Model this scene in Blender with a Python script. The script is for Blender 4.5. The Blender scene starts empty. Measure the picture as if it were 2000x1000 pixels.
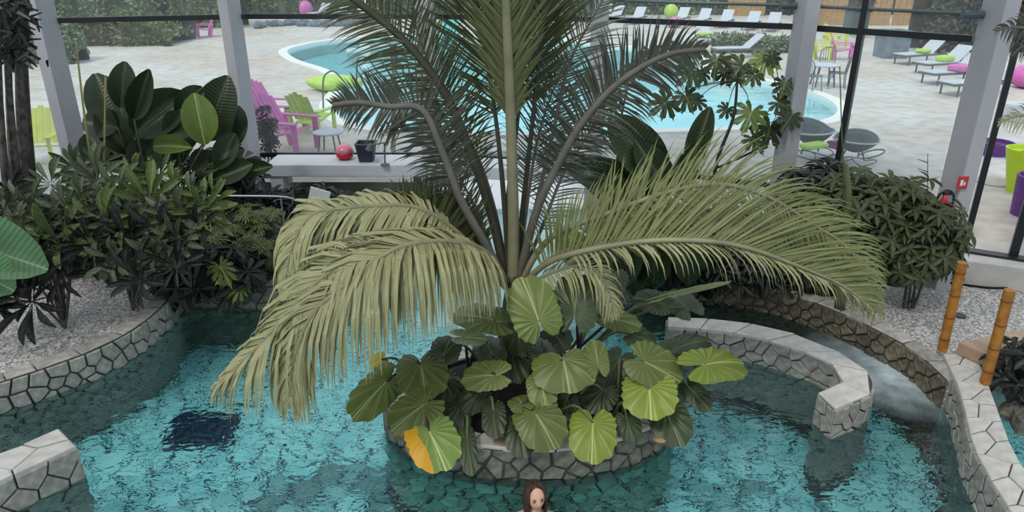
import bpy, bmesh, math, random
from mathutils import Vector, Matrix
from mathutils.geometry import tessellate_polygon
R = random.Random(7)
SC = bpy.context.scene
COL = SC.collection
PI = math.pi

# ---------------------------------------------------------------- camera
TH = math.radians(22.6); FPX = 1416.0; CZ = 4.2
cam_data = bpy.data.cameras.new('camera'); cam = bpy.data.objects.new('camera', cam_data)
COL.objects.link(cam); cam.location = (0, 0, CZ); cam.rotation_euler = (PI/2 - TH, 0, 0)
cam_data.sensor_width = 36; cam_data.lens = 36*FPX/2000; cam_data.clip_end = 300
SC.camera = cam
# ---------------------------------------------------------------- light and exposure
SC.view_settings.view_transform = 'Standard'; SC.view_settings.look = 'None'
SC.view_settings.gamma = 1; SC.view_settings.exposure = 0.0; SC.view_settings.use_curve_mapping = False
w = bpy.data.worlds.new('sky'); SC.world = w; w.use_nodes = True
wn = w.node_tree; bg = wn.nodes['Background']
tc = wn.nodes.new('ShaderNodeTexCoord'); sep = wn.nodes.new('ShaderNodeSeparateXYZ')
rmp = wn.nodes.new('ShaderNodeValToRGB')
wn.links.new(tc.outputs['Generated'], sep.inputs[0]); wn.links.new(sep.outputs['Z'], rmp.inputs[0])
rmp.color_ramp.elements[0].position = 0.0; rmp.color_ramp.elements[0].color = (.62, .70, .74, 1)
rmp.color_ramp.elements[1].position = 0.9; rmp.color_ramp.elements[1].color = (.86, .93, 1.0, 1)
wn.links.new(rmp.outputs[0], bg.inputs[0]); bg.inputs[1].default_value = 1.25
sd = bpy.data.lights.new('sun', 'SUN'); sun = bpy.data.objects.new('sun', sd); COL.objects.link(sun)
sd.energy = 1.9; sd.angle = math.radians(12); sd.color = (1.0, .95, .86)
sun.rotation_euler = (math.radians(30), math.radians(-22), 0); sun.location = (-6, -4, 14)

# ---------------------------------------------------------------- projection helpers (real places read off the photograph)
def ray(px, py):
    a = (500-py)/FPX
    return Vector(((px-1000)/FPX, math.cos(TH)+a*math.sin(TH), -math.sin(TH)+a*math.cos(TH)))
def gp(px, py, z):
    d = ray(px, py); t = (z-CZ)/d.z
    return Vector((0, 0, CZ)) + d*t
def at(px, py, y):
    d = ray(px, py); return Vector((0, 0, CZ)) + d*(y/d.y)
def smooth(pts, n=8, closed=False):
    P = [Vector(p) for p in pts]; out = []; m = len(P)
    rng = range(m if closed else m-1)
    for i in rng:
        if closed: a, b, c, d = P[i-1], P[i], P[(i+1) % m], P[(i+2) % m]
        else: a, b, c, d = P[max(i-1, 0)], P[i], P[i+1], P[min(i+2, m-1)]
        for k in range(n):
            t = k/n; t2 = t*t; t3 = t2*t
            out.append(.5*((2*b)+(c-a)*t+(2*a-5*b+4*c-d)*t2+(3*b-a-3*c+d)*t3))
    if not closed: out.append(P[-1].copy())
    return out
def arclen(P):
    L = [0]
    for i in range(1, len(P)): L.append(L[-1]+(P[i]-P[i-1]).length)
    return L
def sampler(P):
    L = arclen(P); T = L[-1]
    def f(t):
        s = max(0, min(1, t))*T
        lo, hi = 0, len(L)-1
        while hi-lo > 1:
            m = (lo+hi)//2
            if L[m] <= s: lo = m
            else: hi = m
        k = (s-L[lo])/max(L[hi]-L[lo], 1e-9)
        return P[lo].lerp(P[hi], k)
    return f, T

# ---------------------------------------------------------------- materials
def newmat(name):
    m = bpy.data.materials.new(name); m.use_nodes = True
    nt = m.node_tree; b = nt.nodes['Principled BSDF']
    return m, nt, b
def lin(c): return tuple(((x/255+.055)/1.055)**2.4 if x/255 > .04045 else x/255/12.92 for x in c)
def mat(name, c, rough=.6, var=.12, scale=8, metal=0, c2=None, bump=0, spec=.5, rnd=0, emit=None):
    m, nt, b = newmat(name); N = nt.nodes; L = nt.links
    c = lin(c); c2 = lin(c2) if c2 else tuple(x*(1-var*2) for x in c)
    geo = N.new('ShaderNodeTexCoord'); no = N.new('ShaderNodeTexNoise'); no.inputs['Scale'].default_value = scale
    no.inputs['Detail'].default_value = 4
    L.new(geo.outputs['Object'], no.inputs['Vector'])
    r = N.new('ShaderNodeValToRGB'); r.color_ramp.elements[0].position = .35; r.color_ramp.elements[1].position = .65
    r.color_ramp.elements[0].color = (*c2, 1); r.color_ramp.elements[1].color = (*c, 1)
    L.new(no.outputs['Fac'], r.inputs[0]); out = r.outputs[0]
    if rnd:
        oi = N.new('ShaderNodeObjectInfo'); mr = N.new('ShaderNodeMapRange'); mr.inputs[3].default_value = 1-rnd; mr.inputs[4].default_value = 1+rnd
        hs = N.new('ShaderNodeHueSaturation'); L.new(oi.outputs['Random'], mr.inputs[0]); L.new(mr.outputs[0], hs.inputs['Value'])
        L.new(out, hs.inputs['Color']); out = hs.outputs[0]
    L.new(out, b.inputs['Base Color'])
    b.inputs['Roughness'].default_value = rough; b.inputs['Metallic'].default_value = metal
    b.inputs['Specular IOR Level'].default_value = spec
    if bump:
        bp = N.new('ShaderNodeBump'); bp.inputs['Strength'].default_value = bump; bp.inputs['Distance'].default_value = .02
        L.new(no.outputs['Fac'], bp.inputs['Height']); L.new(bp.outputs[0], b.inputs['Normal'])
    return m
def leafmat(name, c, c2, vein=None, ribs=14, rough=.42, rnd=.22, yellow=None, slant=.6, trans=.12, ear=False):
    """leaf in its own unit space: x across (-.5...5), y from base 0 to tip 1 (Object coordinates)"""
    m, nt, b = newmat(name); N = nt.nodes; L = nt.links
    uv = N.new('ShaderNodeUVMap'); sp = N.new('ShaderNodeSeparateXYZ'); L.new(uv.outputs[0], sp.inputs[0])
    def mth(op, a, b_=None, c_=None):
        n = N.new('ShaderNodeMath'); n.operation = op
        for i, v in enumerate((a, b_, c_)):
            if v is None: continue
            if isinstance(v, (int, float)): n.inputs[i].default_value = v
            else: L.new(v, n.inputs[i])
        return n.outputs[0]
    x = mth('ABSOLUTE', mth('SUBTRACT', sp.outputs[0], .5)); y = sp.outputs[1]
    rib = mth('SINE', mth('MULTIPLY', mth('SUBTRACT', y, mth('MULTIPLY', x, slant)), ribs*2*PI))
    if ear: rib = mth('SINE', mth('MULTIPLY', mth('ARCTAN2', x, mth('MULTIPLY', mth('SUBTRACT', y, .35), 1.54)), 17.0))
    no = N.new('ShaderNodeTexNoise'); no.inputs['Scale'].default_value = 4; L.new(uv.outputs[0], no.inputs['Vector'])
    f = mth('ADD', mth('MULTIPLY', rib, .08 if ear else .12), mth('MULTIPLY', no.outputs['Fac'], .9))
    mx = N.new('ShaderNodeMix'); mx.data_type = 'RGBA'; mx.clamp_factor = True
    mx.inputs[6].default_value = (*lin(c2), 1); mx.inputs[7].default_value = (*lin(c), 1); L.new(f, mx.inputs[0])
    col = mx.outputs[2]
    if vein:
        mv = N.new('ShaderNodeMix'); mv.data_type = 'RGBA'
        mv.inputs[7].default_value = (*lin(vein), 1); L.new(col, mv.inputs[6])
        r1 = mth('LESS_THAN', x, .016); r2 = mth('MULTIPLY', mth('GREATER_THAN', rib, .93 if ear else .9), .35 if ear else .18)
        L.new(mth('MAXIMUM', r1, r2), mv.inputs[0]); col = mv.outputs[2]
    if yellow:
        my = N.new('ShaderNodeMix'); my.data_type = 'RGBA'; my.inputs[7].default_value = (*lin(yellow), 1); L.new(col, my.inputs[6])
        g = mth('GREATER_THAN', mth('ADD', mth('MULTIPLY', sp.outputs[0], 1.0), mth('MULTIPLY', no.outputs['Fac'], .35)), .86)
        L.new(g, my.inputs[0]); col = my.outputs[2]
    oi = N.new('ShaderNodeObjectInfo'); mr = N.new('ShaderNodeMapRange'); mr.inputs[3].default_value = 1-rnd; mr.inputs[4].default_value = 1+rnd
    hs = N.new('ShaderNodeHueSaturation'); L.new(oi.outputs['Random'], mr.inputs[0]); L.new(mr.outputs[0], hs.inputs['Value'])
    L.new(col, hs.inputs['Color']); L.new(hs.outputs[0], b.inputs['Base Color'])
    b.inputs['Roughness'].default_value = rough; b.inputs['Specular IOR Level'].default_value = .5
    bp = N.new('ShaderNodeBump'); bp.inputs['Strength'].default_value = .3 if ear else .16; bp.inputs['Distance'].default_value = .01
    L.new(rib, bp.inputs['Height']); L.new(bp.outputs[0], b.inputs['Normal'])
    if trans:
        tr = N.new('ShaderNodeBsdfTranslucent'); L.new(hs.outputs[0], tr.inputs[0])
        ms = N.new('ShaderNodeMixShader'); ms.inputs[0].default_value = trans
        L.new(b.outputs[0], ms.inputs[1]); L.new(tr.outputs[0], ms.inputs[2]); L.new(ms.outputs[0], N['Material Output'].inputs[0])
    return m
M = {}
M['column'] = mat('painted_timber', (174, 173, 179), .6, .03, 3)
M['black'] = mat('black_metal', (22, 26, 32), .4, .1)
M['steel'] = mat('brushed_steel', (150, 160, 165), .35, .1, metal=.6)
M['gunmetal'] = mat('grey_metal', (84, 98, 102), .5, .1)
M['bench'] = mat('pale_grey_render', (196, 200, 206), .7, .03, 5)
M['stone'] = mat('limestone', (172, 168, 160), .75, .14, 14, c2=(140, 136, 130), rnd=.14, bump=.3)
M['stone_dark'] = mat('weathered_stone', (128, 126, 116), .75, .14, 14, c2=(92, 90, 78), rnd=.22, bump=.3)
M['stone_brown'] = mat('brown_stone', (122, 112, 94), .8, .14, 14, c2=(80, 74, 60), rnd=.25, bump=.3)
M['coping'] = mat('pale_coping', (206, 202, 196), .7, .05, 9, c2=(184, 180, 174), rnd=.05, bump=.2)
M['mortar'] = mat('mortar', (74, 76, 72), .9, .2, 20)
M['mortar_pale'] = mat('pale_mortar', (150, 146, 140), .9, .1, 20)
M['floorstone'] = mat('turquoise_pool_stone', (188, 232, 232), .7, .2, 3, c2=(146, 204, 208), rnd=.5, bump=.2)
M['floorgrout'] = mat('pool_grout', (30, 84, 104), .8, .2, 10)
M['wetstone'] = mat('green_underwater_stone', (136, 172, 158), .7, .2, 5, c2=(92, 138, 124), rnd=.3)
M['poolwall'] = mat('pool_shell', (60, 104, 98), .8, .2, 6)
M['soil'] = mat('soil', (34, 30, 26), .95, .3, 12)
M['rock'] = mat('blue_grey_rock', (120, 134, 146), .85, .2, 3, rnd=.2)
M['white'] = mat('white_plastic', (214, 220, 224), .5, .02)
M['mesh'] = mat('pale_sling_fabric', (186, 194, 206), .7, .05)
M['pink'] = mat('pink_plastic', (204, 110, 180), .45, .05)
M['lilac'] = mat('mauve_plastic', (176, 96, 164), .45, .05)
M['lime'] = mat('lime_fabric', (176, 212, 96), .6, .08)
M['yellow'] = mat('yellow_plastic', (206, 214, 96), .5, .05)
M['limepaint'] = mat('lime_paint', (186, 214, 40), .4, .03)
M['purple'] = mat('purple_plastic', (96, 48, 128), .5, .08)
M['navy'] = mat('dark_plastic', (44, 44, 66), .5, .08)
M['wood'] = mat('tan_wood', (176, 142, 100), .7, .15, 6)
M['benchwood'] = mat('pinkish_board', (176, 150, 128), .7, .12, 6)
M['bamboo'] = mat('bamboo', (176, 118, 46), .45, .12, 10, c2=(140, 88, 30))
M['bamboo_dark'] = mat('bamboo_node', (116, 70, 28), .5, .1)
M['cane'] = mat('dry_cane', (168, 158, 90), .6, .1)
M['bark'] = mat('grey_bark', (96, 90, 88), .9, .25, 12, c2=(52, 48, 46), bump=.6)
M['greenstem'] = mat('green_stem', (96, 108, 64), .6, .15, 10)
M['darkstem'] = mat('dark_stem', (58, 48, 48), .7, .2, 10)
M['rachis'] = mat('frond_rib', (146, 142, 112), .5, .12, 5)
M['rachis_grey'] = mat('grey_frond_rib', (110, 106, 98), .55, .12, 5)
M['rachis_dark'] = mat('dark_frond_rib', (66, 66, 48), .6, .12, 5)
M['rachis_lime'] = mat('yellowish_frond_rib', (150, 150, 84), .5, .12, 5)
M['red'] = mat('red_glass', (190, 20, 34), .15, .05)
M['rose'] = mat('rose_glass', (214, 130, 150), .15, .05)
M['signred'] = mat('sign_red', (186, 44, 48), .5, .03)
M['hedge'] = mat('hedge_leaf', (124, 142, 110), .8, .2, 2, c2=(90, 106, 80))
M['hedge2'] = mat('olive_hedge_leaf', (122, 128, 84), .8, .2, 2, c2=(84, 92, 54))
M['hedge3'] = mat('brownish_hedge_leaf', (96, 92, 78), .85, .2, 2, c2=(70, 68, 58))
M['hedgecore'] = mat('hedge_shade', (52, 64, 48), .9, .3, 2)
M['skin'] = mat('skin', (222, 172, 146), .5, .04, 6)
M['hair'] = mat('brown_hair', (74, 44, 28), .5, .2, 30, c2=(44, 26, 18))
M['swim'] = mat('black_swimsuit', (24, 26, 34), .7, .05)
M['lip'] = mat('lips', (176, 92, 84), .5, .05)
M['eye'] = mat('eye_dark', (60, 36, 28), .3, .05)
M['seaweed'] = mat('turquoise_plastic', (74, 190, 196), .4, .05)
# leaves
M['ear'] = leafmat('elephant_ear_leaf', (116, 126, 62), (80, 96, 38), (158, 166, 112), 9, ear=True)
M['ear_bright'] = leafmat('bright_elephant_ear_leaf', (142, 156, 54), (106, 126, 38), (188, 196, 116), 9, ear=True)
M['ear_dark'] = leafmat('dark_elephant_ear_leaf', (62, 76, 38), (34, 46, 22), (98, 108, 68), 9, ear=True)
M['ear_yellow'] = leafmat('yellowing_elephant_ear_leaf', (142, 162, 82), (104, 128, 54), (196, 204, 140), 9, yellow=(214, 158, 22), ear=True)
M['ear_gold'] = leafmat('golden_leaf', (186, 160, 40), (120, 120, 40), (196, 180, 90), 9, ear=True)
M['ear_pale'] = leafmat('pale_underside_leaf', (150, 162, 116), (116, 132, 84), (186, 194, 150), 9, ear=True)
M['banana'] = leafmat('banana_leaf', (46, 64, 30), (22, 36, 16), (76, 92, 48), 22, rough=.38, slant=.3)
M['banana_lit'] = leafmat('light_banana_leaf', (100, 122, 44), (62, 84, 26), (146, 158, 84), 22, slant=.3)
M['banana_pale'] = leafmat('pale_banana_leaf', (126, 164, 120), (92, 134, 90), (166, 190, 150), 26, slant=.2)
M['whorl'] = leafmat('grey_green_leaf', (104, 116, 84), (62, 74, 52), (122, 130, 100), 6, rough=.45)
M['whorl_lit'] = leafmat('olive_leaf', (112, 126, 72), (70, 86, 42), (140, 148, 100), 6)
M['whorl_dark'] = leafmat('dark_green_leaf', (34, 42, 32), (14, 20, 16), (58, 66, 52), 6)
M['xan'] = leafmat('philodendron_leaf', (92, 108, 36), (44, 58, 18), (120, 132, 60), 5)
M['schef'] = leafmat('schefflera_leaf', (74, 84, 38), (28, 34, 18), (108, 116, 66), 5)
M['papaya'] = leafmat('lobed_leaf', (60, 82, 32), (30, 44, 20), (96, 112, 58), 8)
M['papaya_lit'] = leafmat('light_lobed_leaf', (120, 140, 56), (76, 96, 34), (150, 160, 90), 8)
M['pf_olive'] = leafmat('olive_palm_leaflet', (196, 194, 148), (136, 136, 92), None, 3, trans=.2, rnd=.05)
M['pf_green'] = leafmat('green_palm_leaflet', (160, 164, 108), (104, 110, 66), None, 3, trans=.2, rnd=.05)
M['pf_mid'] = leafmat('mid_palm_leaflet', (126, 130, 78), (74, 80, 44), None, 3, trans=.2, rnd=.05)
M['pf_dark'] = leafmat('dark_palm_leaflet', (98, 106, 64), (50, 56, 34), None, 3, trans=.15, rnd=.05)
M['pf_grey'] = leafmat('grey_palm_leaflet', (120, 130, 116), (66, 76, 70), None, 3, trans=.15, rnd=.05)
M['pf_bark'] = leafmat('brown_palm_leaflet', (84, 88, 70), (38, 42, 34), None, 3, trans=.1, rnd=.05)

def terrazzo():
    m, nt, b = newmat('pebble_terrazzo'); N = nt.nodes; L = nt.links
    g = N.new('ShaderNodeTexCoord'); v = N.new('ShaderNodeTexVoronoi'); v.inputs['Scale'].default_value = 36
    L.new(g.outputs['Object'], v.inputs['Vector'])
    r = N.new('ShaderNodeValToRGB'); e = r.color_ramp.elements
    e[0].position = .0; e[0].color = (*lin((246, 242, 238)), 1); e[1].position = .75; e[1].color = (*lin((136, 134, 132)), 1)
    L.new(v.outputs['Distance'], r.inputs[0])
    hs = N.new('ShaderNodeHueSaturation'); sc = N.new('ShaderNodeSeparateColor'); L.new(v.outputs['Color'], sc.inputs[0])
    mr = N.new('ShaderNodeMapRange'); mr.inputs[3].default_value = .62; mr.inputs[4].default_value = 1.12
    L.new(sc.outputs[0], mr.inputs[0]); L.new(mr.outputs[0], hs.inputs['Value']); L.new(r.outputs[0], hs.inputs['Color'])
    L.new(hs.outputs[0], b.inputs['Base Color']); b.inputs['Roughness'].default_value = .7
    bp = N.new('ShaderNodeBump'); bp.inputs['Strength'].default_value = .3; bp.inputs['Distance'].default_value = .01; bp.invert = True
    L.new(v.outputs['Distance'], bp.inputs['Height']); L.new(bp.outputs[0], b.inputs['Normal'])
    return m
M['terrazzo'] = terrazzo()
def paving():
    m, nt, b = newmat('outdoor_paving'); N = nt.nodes; L = nt.links
    g = N.new('ShaderNodeTexCoord'); n1 = N.new('ShaderNodeTexNoise'); n1.inputs['Scale'].default_value = .35; n1.inputs['Detail'].default_value = 6
    n2 = N.new('ShaderNodeTexNoise'); n2.inputs['Scale'].default_value = 3.0; n2.inputs['Detail'].default_value = 5
    L.new(g.outputs['Object'], n1.inputs['Vector']); L.new(g.outputs['Object'], n2.inputs['Vector'])
    r = N.new('ShaderNodeValToRGB'); e = r.color_ramp.elements
    e[0].position = .35; e[0].color = (*lin((188, 180, 170)), 1); e[1].position = .62; e[1].color = (*lin((196, 198, 198)), 1)
    L.new(n1.outputs['Fac'], r.inputs[0])
    r2 = N.new('ShaderNodeValToRGB'); f = r2.color_ramp.elements
    f[0].position = .35; f[0].color = (.74, .73, .71, 1); f[1].position = .6; f[1].color = (1, 1, 1, 1)
    L.new(n2.outputs['Fac'], r2.inputs[0])
    mx = N.new('ShaderNodeMix'); mx.data_type = 'RGBA'; mx.blend_type = 'MULTIPLY'; mx.inputs[0].default_value = .8
    L.new(r.outputs[0], mx.inputs[6]); L.new(r2.outputs[0], mx.inputs[7])
    L.new(mx.outputs[2], b.inputs['Base Color']); b.inputs['Roughness'].default_value = .65
    return m
M['paving'] = paving()
def water(name, tint, waves, foam=None, ior=1.33, refr=True, rip=1.0):
    m, nt, b = newmat(name); N = nt.nodes; L = nt.links; N.remove(b)
    g = N.new('ShaderNodeTexCoord'); mp = N.new('ShaderNodeMapping'); mp.inputs['Scale'].default_value = waves
    L.new(g.outputs['Object'], mp.inputs[0])
    n1 = N.new('ShaderNodeTexNoise'); n1.inputs['Scale'].default_value = 2.6; n1.inputs['Detail'].default_value = 3; n1.inputs['Distortion'].default_value = .8
    n2 = N.new('ShaderNodeTexNoise'); n2.inputs['Scale'].default_value = 9; n2.inputs['Detail'].default_value = 2; n2.inputs['Distortion'].default_value = .5
    L.new(mp.outputs[0], n1.inputs['Vector']); L.new(mp.outputs[0], n2.inputs['Vector'])
    ad = N.new('ShaderNodeMath'); ad.operation = 'MULTIPLY_ADD'; ad.inputs[1].default_value = .3
    L.new(n2.outputs['Fac'], ad.inputs[0]); L.new(n1.outputs['Fac'], ad.inputs[2])
    bp = N.new('ShaderNodeBump'); bp.inputs['Strength'].default_value = 1.0; bp.inputs['Distance'].default_value = .036*rip
    L.new(ad.outputs[0], bp.inputs['Height'])
    fr = N.new('ShaderNodeFresnel'); fr.inputs['IOR'].default_value = ior; L.new(bp.outputs[0], fr.inputs['Normal'])
    gl = N.new('ShaderNodeBsdfGlossy'); gl.inputs['Roughness'].default_value = .04; L.new(bp.outputs[0], gl.inputs['Normal'])
    gl.inputs['Color'].default_value = (1, 1, 1, 1)
    if refr:
        rf = N.new('ShaderNodeBsdfRefraction'); rf.inputs['IOR'].default_value = ior; rf.inputs['Roughness'].default_value = .0
        L.new(bp.outputs[0], rf.inputs['Normal'])
    else: rf = N.new('ShaderNodeBsdfTransparent')
    rf.inputs['Color'].default_value = (*tint, 1)
    ms = N.new('ShaderNodeMixShader'); L.new(fr.outputs[0], ms.inputs[0]); L.new(rf.outputs[0], ms.inputs[1]); L.new(gl.outputs[0], ms.inputs[2])
    out = ms.outputs[0]
    if foam:
        df = N.new('ShaderNodeBsdfDiffuse'); df.inputs[0].default_value = (.62, .74, .78, 1)
        vm = N.new('ShaderNodeVectorMath'); vm.operation = 'DISTANCE'; vm.inputs[1].default_value = foam[0]
        L.new(g.outputs['Object'], vm.inputs[0])
        mr = N.new('ShaderNodeMapRange'); mr.inputs[1].default_value = foam[1]; mr.inputs[2].default_value = 0; mr.inputs[3].default_value = 0; mr.inputs[4].default_value = 1.7
        L.new(vm.outputs['Value'], mr.inputs[0])
        n3 = N.new('ShaderNodeTexNoise'); n3.inputs['Scale'].default_value = 5; n3.inputs['Detail'].default_value = 6; L.new(g.outputs['Object'], n3.inputs['Vector'])
        mu = N.new('ShaderNodeMath'); mu.operation = 'MULTIPLY'; L.new(mr.outputs[0], mu.inputs[0]); L.new(n3.outputs['Fac'], mu.inputs[1])
        m2 = N.new('ShaderNodeMixShader'); L.new(mu.outputs[0], m2.inputs[0]); L.new(out, m2.inputs[1]); L.new(df.outputs[0], m2.inputs[2]); out = m2.outputs[0]
    L.new(out, N['Material Output'].inputs[0])
    return m
foam_c = gp(1760, 715, 0)
M['water'] = water('indoor_pool_water', (.74, .96, .97), (1, 1.5, 1), foam=(foam_c, 1.1))
M['water_out'] = water('outdoor_pool_water', (.8, .97, 1), (.6, .8, 1), refr=False, rip=.3)
def glass():
    m, nt, b = newmat('window_glass'); N = nt.nodes; L = nt.links; N.remove(b)
    t = N.new('ShaderNodeBsdfTransparent'); t.inputs[0].default_value = (.90, .95, .95, 1)
    g = N.new('ShaderNodeBsdfGlossy'); g.inputs['Roughness'].default_value = .02
    d = N.new('ShaderNodeBsdfDiffuse'); d.inputs[0].default_value = (.75, .82, .84, 1)
    lw = N.new('ShaderNodeFresnel'); lw.inputs[0].default_value = 1.3
    m1 = N.new('ShaderNodeMixShader'); L.new(lw.outputs[0], m1.inputs[0]); L.new(t.outputs[0], m1.inputs[1]); L.new(g.outputs[0], m1.inputs[2])
    m2 = N.new('ShaderNodeMixShader'); m2.inputs[0].default_value = .12; L.new(m1.outputs[0], m2.inputs[1]); L.new(d.outputs[0], m2.inputs[2])
    L.new(m2.outputs[0], N['Material Output'].inputs[0]); return m
M['glass'] = glass()

# ---------------------------------------------------------------- mesh helpers
class MB:
    def __init__(s): s.v = []; s.f = []; s.uv = []
    def add(s, vs, fs, uvs=None):
        o = len(s.v); s.v += [Vector(v) for v in vs]; s.f += [tuple(i+o for i in f) for f in fs]
        s.uv += uvs if uvs else [(0, 0)]*len(vs)
        return s
    def box(s, c, d, rz=0, tilt=None):
        c = Vector(c); x, y, z = d[0]/2, d[1]/2, d[2]/2
        mt = Matrix.Rotation(rz, 3, 'Z')
        if tilt is not None: mt = mt @ tilt
        vs = [c+mt @ Vector((a*x, b*y, k*z)) for k in (-1, 1) for a, b in ((-1, -1), (1, -1), (1, 1), (-1, 1))]
        return s.add(vs, [(3, 2, 1, 0), (4, 5, 6, 7), (0, 1, 5, 4), (1, 2, 6, 5), (2, 3, 7, 6), (3, 0, 4, 7)])
    def prism(s, poly, z0, z1):
        n = len(poly); P = [Vector((p[0], p[1], 0)) for p in poly]
        vs = [Vector((p.x, p.y, z0)) for p in P]+[Vector((p.x, p.y, z1)) for p in P]
        tris = tessellate_polygon([P])
        fs = [tuple(i+n for i in t) for t in tris]+[tuple(reversed(t)) for t in tris]
        fs += [(i, (i+1) % n, n+(i+1) % n, n+i) for i in range(n)]
        return s.add(vs, fs)
    def tube(s, pts, r, n=8, caps=True):
        P = [Vector(p) for p in pts]; m = len(P)
        rr = r if isinstance(r, (list, tuple)) else [r]*m
        vs = []; fs = []; prev = None
        for i, p in enumerate(P):
            t = (P[min(i+1, m-1)]-P[max(i-1, 0)]).normalized()
            if prev is None: a = t.orthogonal().normalized()
            else:
                a = prev-t*prev.dot(t)
                a = a.normalized() if a.length > 1e-6 else t.orthogonal().normalized()
            prev = a; b = t.cross(a)
            for k in range(n):
                an = 2*PI*k/n; vs.append(p+(a*math.cos(an)+b*math.sin(an))*rr[i])
        for i in range(m-1):
            for k in range(n):
                fs.append((i*n+k, i*n+(k+1) % n, (i+1)*n+(k+1) % n, (i+1)*n+k))
        if caps: fs += [tuple(range(n-1, -1, -1)), tuple(range((m-1)*n, m*n))]
        return s.add(vs, fs)
    def lathe(s, c, prof, n=20):
        c = Vector(c); vs = []; fs = []; m = len(prof)
        for r, z in prof:
            for k in range(n): vs.append(c+Vector((r*math.cos(2*PI*k/n), r*math.sin(2*PI*k/n), z)))
        for i in range(m-1):
            for k in range(n): fs.append((i*n+k, i*n+(k+1) % n, (i+1)*n+(k+1) % n, (i+1)*n+k))
        fs += [tuple(range(n-1, -1, -1)), tuple(range((m-1)*n, m*n))]
        return s.add(vs, fs)
    def ell(s, c, r, n=14, m=8, rot=None):
        vs = []; fs = []; c = Vector(c); rot = rot or Matrix.Identity(3)
        for i in range(m+1):
            ph = PI*i/m
            for k in range(n):
                a = 2*PI*k/n; vs.append(c+rot @ Vector((r[0]*math.sin(ph)*math.cos(a), r[1]*math.sin(ph)*math.sin(a), r[2]*math.cos(ph))))
        for i in range(m):
            for k in range(n): fs.append((i*n+k, (i+1)*n+k, (i+1)*n+(k+1) % n, i*n+(k+1) % n))
        return s.add(vs, fs)
    def mesh(s, name, smooth=False):
        me = bpy.data.meshes.new(name); me.from_pydata([tuple(v) for v in s.v], [], s.f)
        ul = me.uv_layers.new(name='UVMap'); flat = []
        for l in me.loops: flat += s.uv[l.vertex_index]
        ul.data.foreach_set('uv', flat)
        if smooth: me.polygons.foreach_set('use_smooth', [True]*len(me.polygons))
        me.update(); return me
    def build(s, name, m, parent=None, smooth=False, bevel=0, loc=None):
        me = s.mesh(name, smooth)
        if loc is not None: me.transform(Matrix.Translation(-Vector(loc)))
        ob = link(name, me, m, parent)
        if loc is not None: ob.location = loc
        if bevel:
            b = ob.modifiers.new('b', 'BEVEL'); b.width = bevel; b.segments = 2; b.limit_method = 'ANGLE'
        return ob
def link(name, me, m, parent=None):
    if m is not None and not me.materials: me.materials.append(M[m] if isinstance(m, str) else m)
    ob = bpy.data.objects.new(name, me); COL.objects.link(ob)
    if parent: ob.parent = parent
    return ob
def tag(o, label=None, cat=None, group=None, kind=None):
    if label: o['label'] = label
    if cat: o['category'] = cat
    if group: o['group'] = group
    if kind: o['kind'] = kind
    return o
def thing(name, label, cat, loc=(0, 0, 0), rz=0, group=None):
    o = bpy.data.objects.new(name, None); COL.objects.link(o); o.location = loc; o.rotation_euler = (0, 0, rz)
    o.empty_display_size = .1
    return tag(o, label, cat, group)
def struct(o, label=None): return tag(o, label, kind='structure')
def copy_tree(o, parent=None):
    c = o.copy(); COL.objects.link(c)
    if parent: c.parent = parent
    for ch in list(o.children): copy_tree(ch, c)
    return c
def put(proto, used, loc, rz, label, group=None, scale=1):
    o = proto if not used else copy_tree(proto)
    o.location = loc; o.rotation_euler = (0, 0, rz); o.scale = (scale,)*3; o['label'] = label
    if group: o['group'] = group
    return o

# crazy paving: irregular stones on any surface given by a map (u, v, lift) -> point
def clip(poly, p, n, off):
    out = []; m = len(poly)
    for i in range(m):
        a, b = poly[i], poly[(i+1) % m]
        da = (a[0]-p[0])*n[0]+(a[1]-p[1])*n[1]+off; db = (b[0]-p[0])*n[0]+(b[1]-p[1])*n[1]+off
        if da <= 0: out.append(a)
        if da*db < 0:
            t = da/(da-db); out.append((a[0]+(b[0]-a[0])*t, a[1]+(b[1]-a[1])*t))
    return out
def cells(W, H, sx, sy, gap, rnd, jit=.36):
    nx = max(1, round(W/sx)); ny = max(1, round(H/sy)); dx, dy = W/nx, H/ny
    pt = {}
    for i in range(nx):
        for j in range(ny):
            off = .25 if j % 2 else -.25
            pt[i, j] = ((i+.5+off*(ny > 1)+rnd.uniform(-jit, jit))*dx, (j+.5+rnd.uniform(-jit, jit)*(ny > 1))*dy)
    res = []
    for (i, j), p in pt.items():
        poly = [(max(0, p[0]-2*dx), 0 if ny == 1 else max(0, p[1]-2*dy)), (min(W, p[0]+2*dx), 0 if ny == 1 else max(0, p[1]-2*dy)),
                (min(W, p[0]+2*dx), min(H, p[1]+2*dy)), (max(0, p[0]-2*dx), min(H, p[1]+2*dy))]
        for a in range(-2, 3):
            for b in range(-2, 3):
                q = pt.get((i+a, j+b))
                if q is None or (a == 0 and b == 0): continue
                d = (q[0]-p[0], q[1]-p[1]); l = math.hypot(*d)
                if l < 1e-6: continue
                n = (d[0]/l, d[1]/l); mid = ((p[0]+q[0])/2, (p[1]+q[1])/2)
                poly = clip(poly, mid, n, gap/2)
                if len(poly) < 3: break
            if len(poly) < 3: break
        if len(poly) >= 3:
            # drop tiny edges
            q = [poly[0]]
            for c in poly[1:]:
                if math.hypot(c[0]-q[-1][0], c[1]-q[-1][1]) > gap*.8: q.append(c)
            if len(q) >= 3: res.append((q, (sum(c[0] for c in q)/len(q), sum(c[1] for c in q)/len(q))))
    return res
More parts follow.
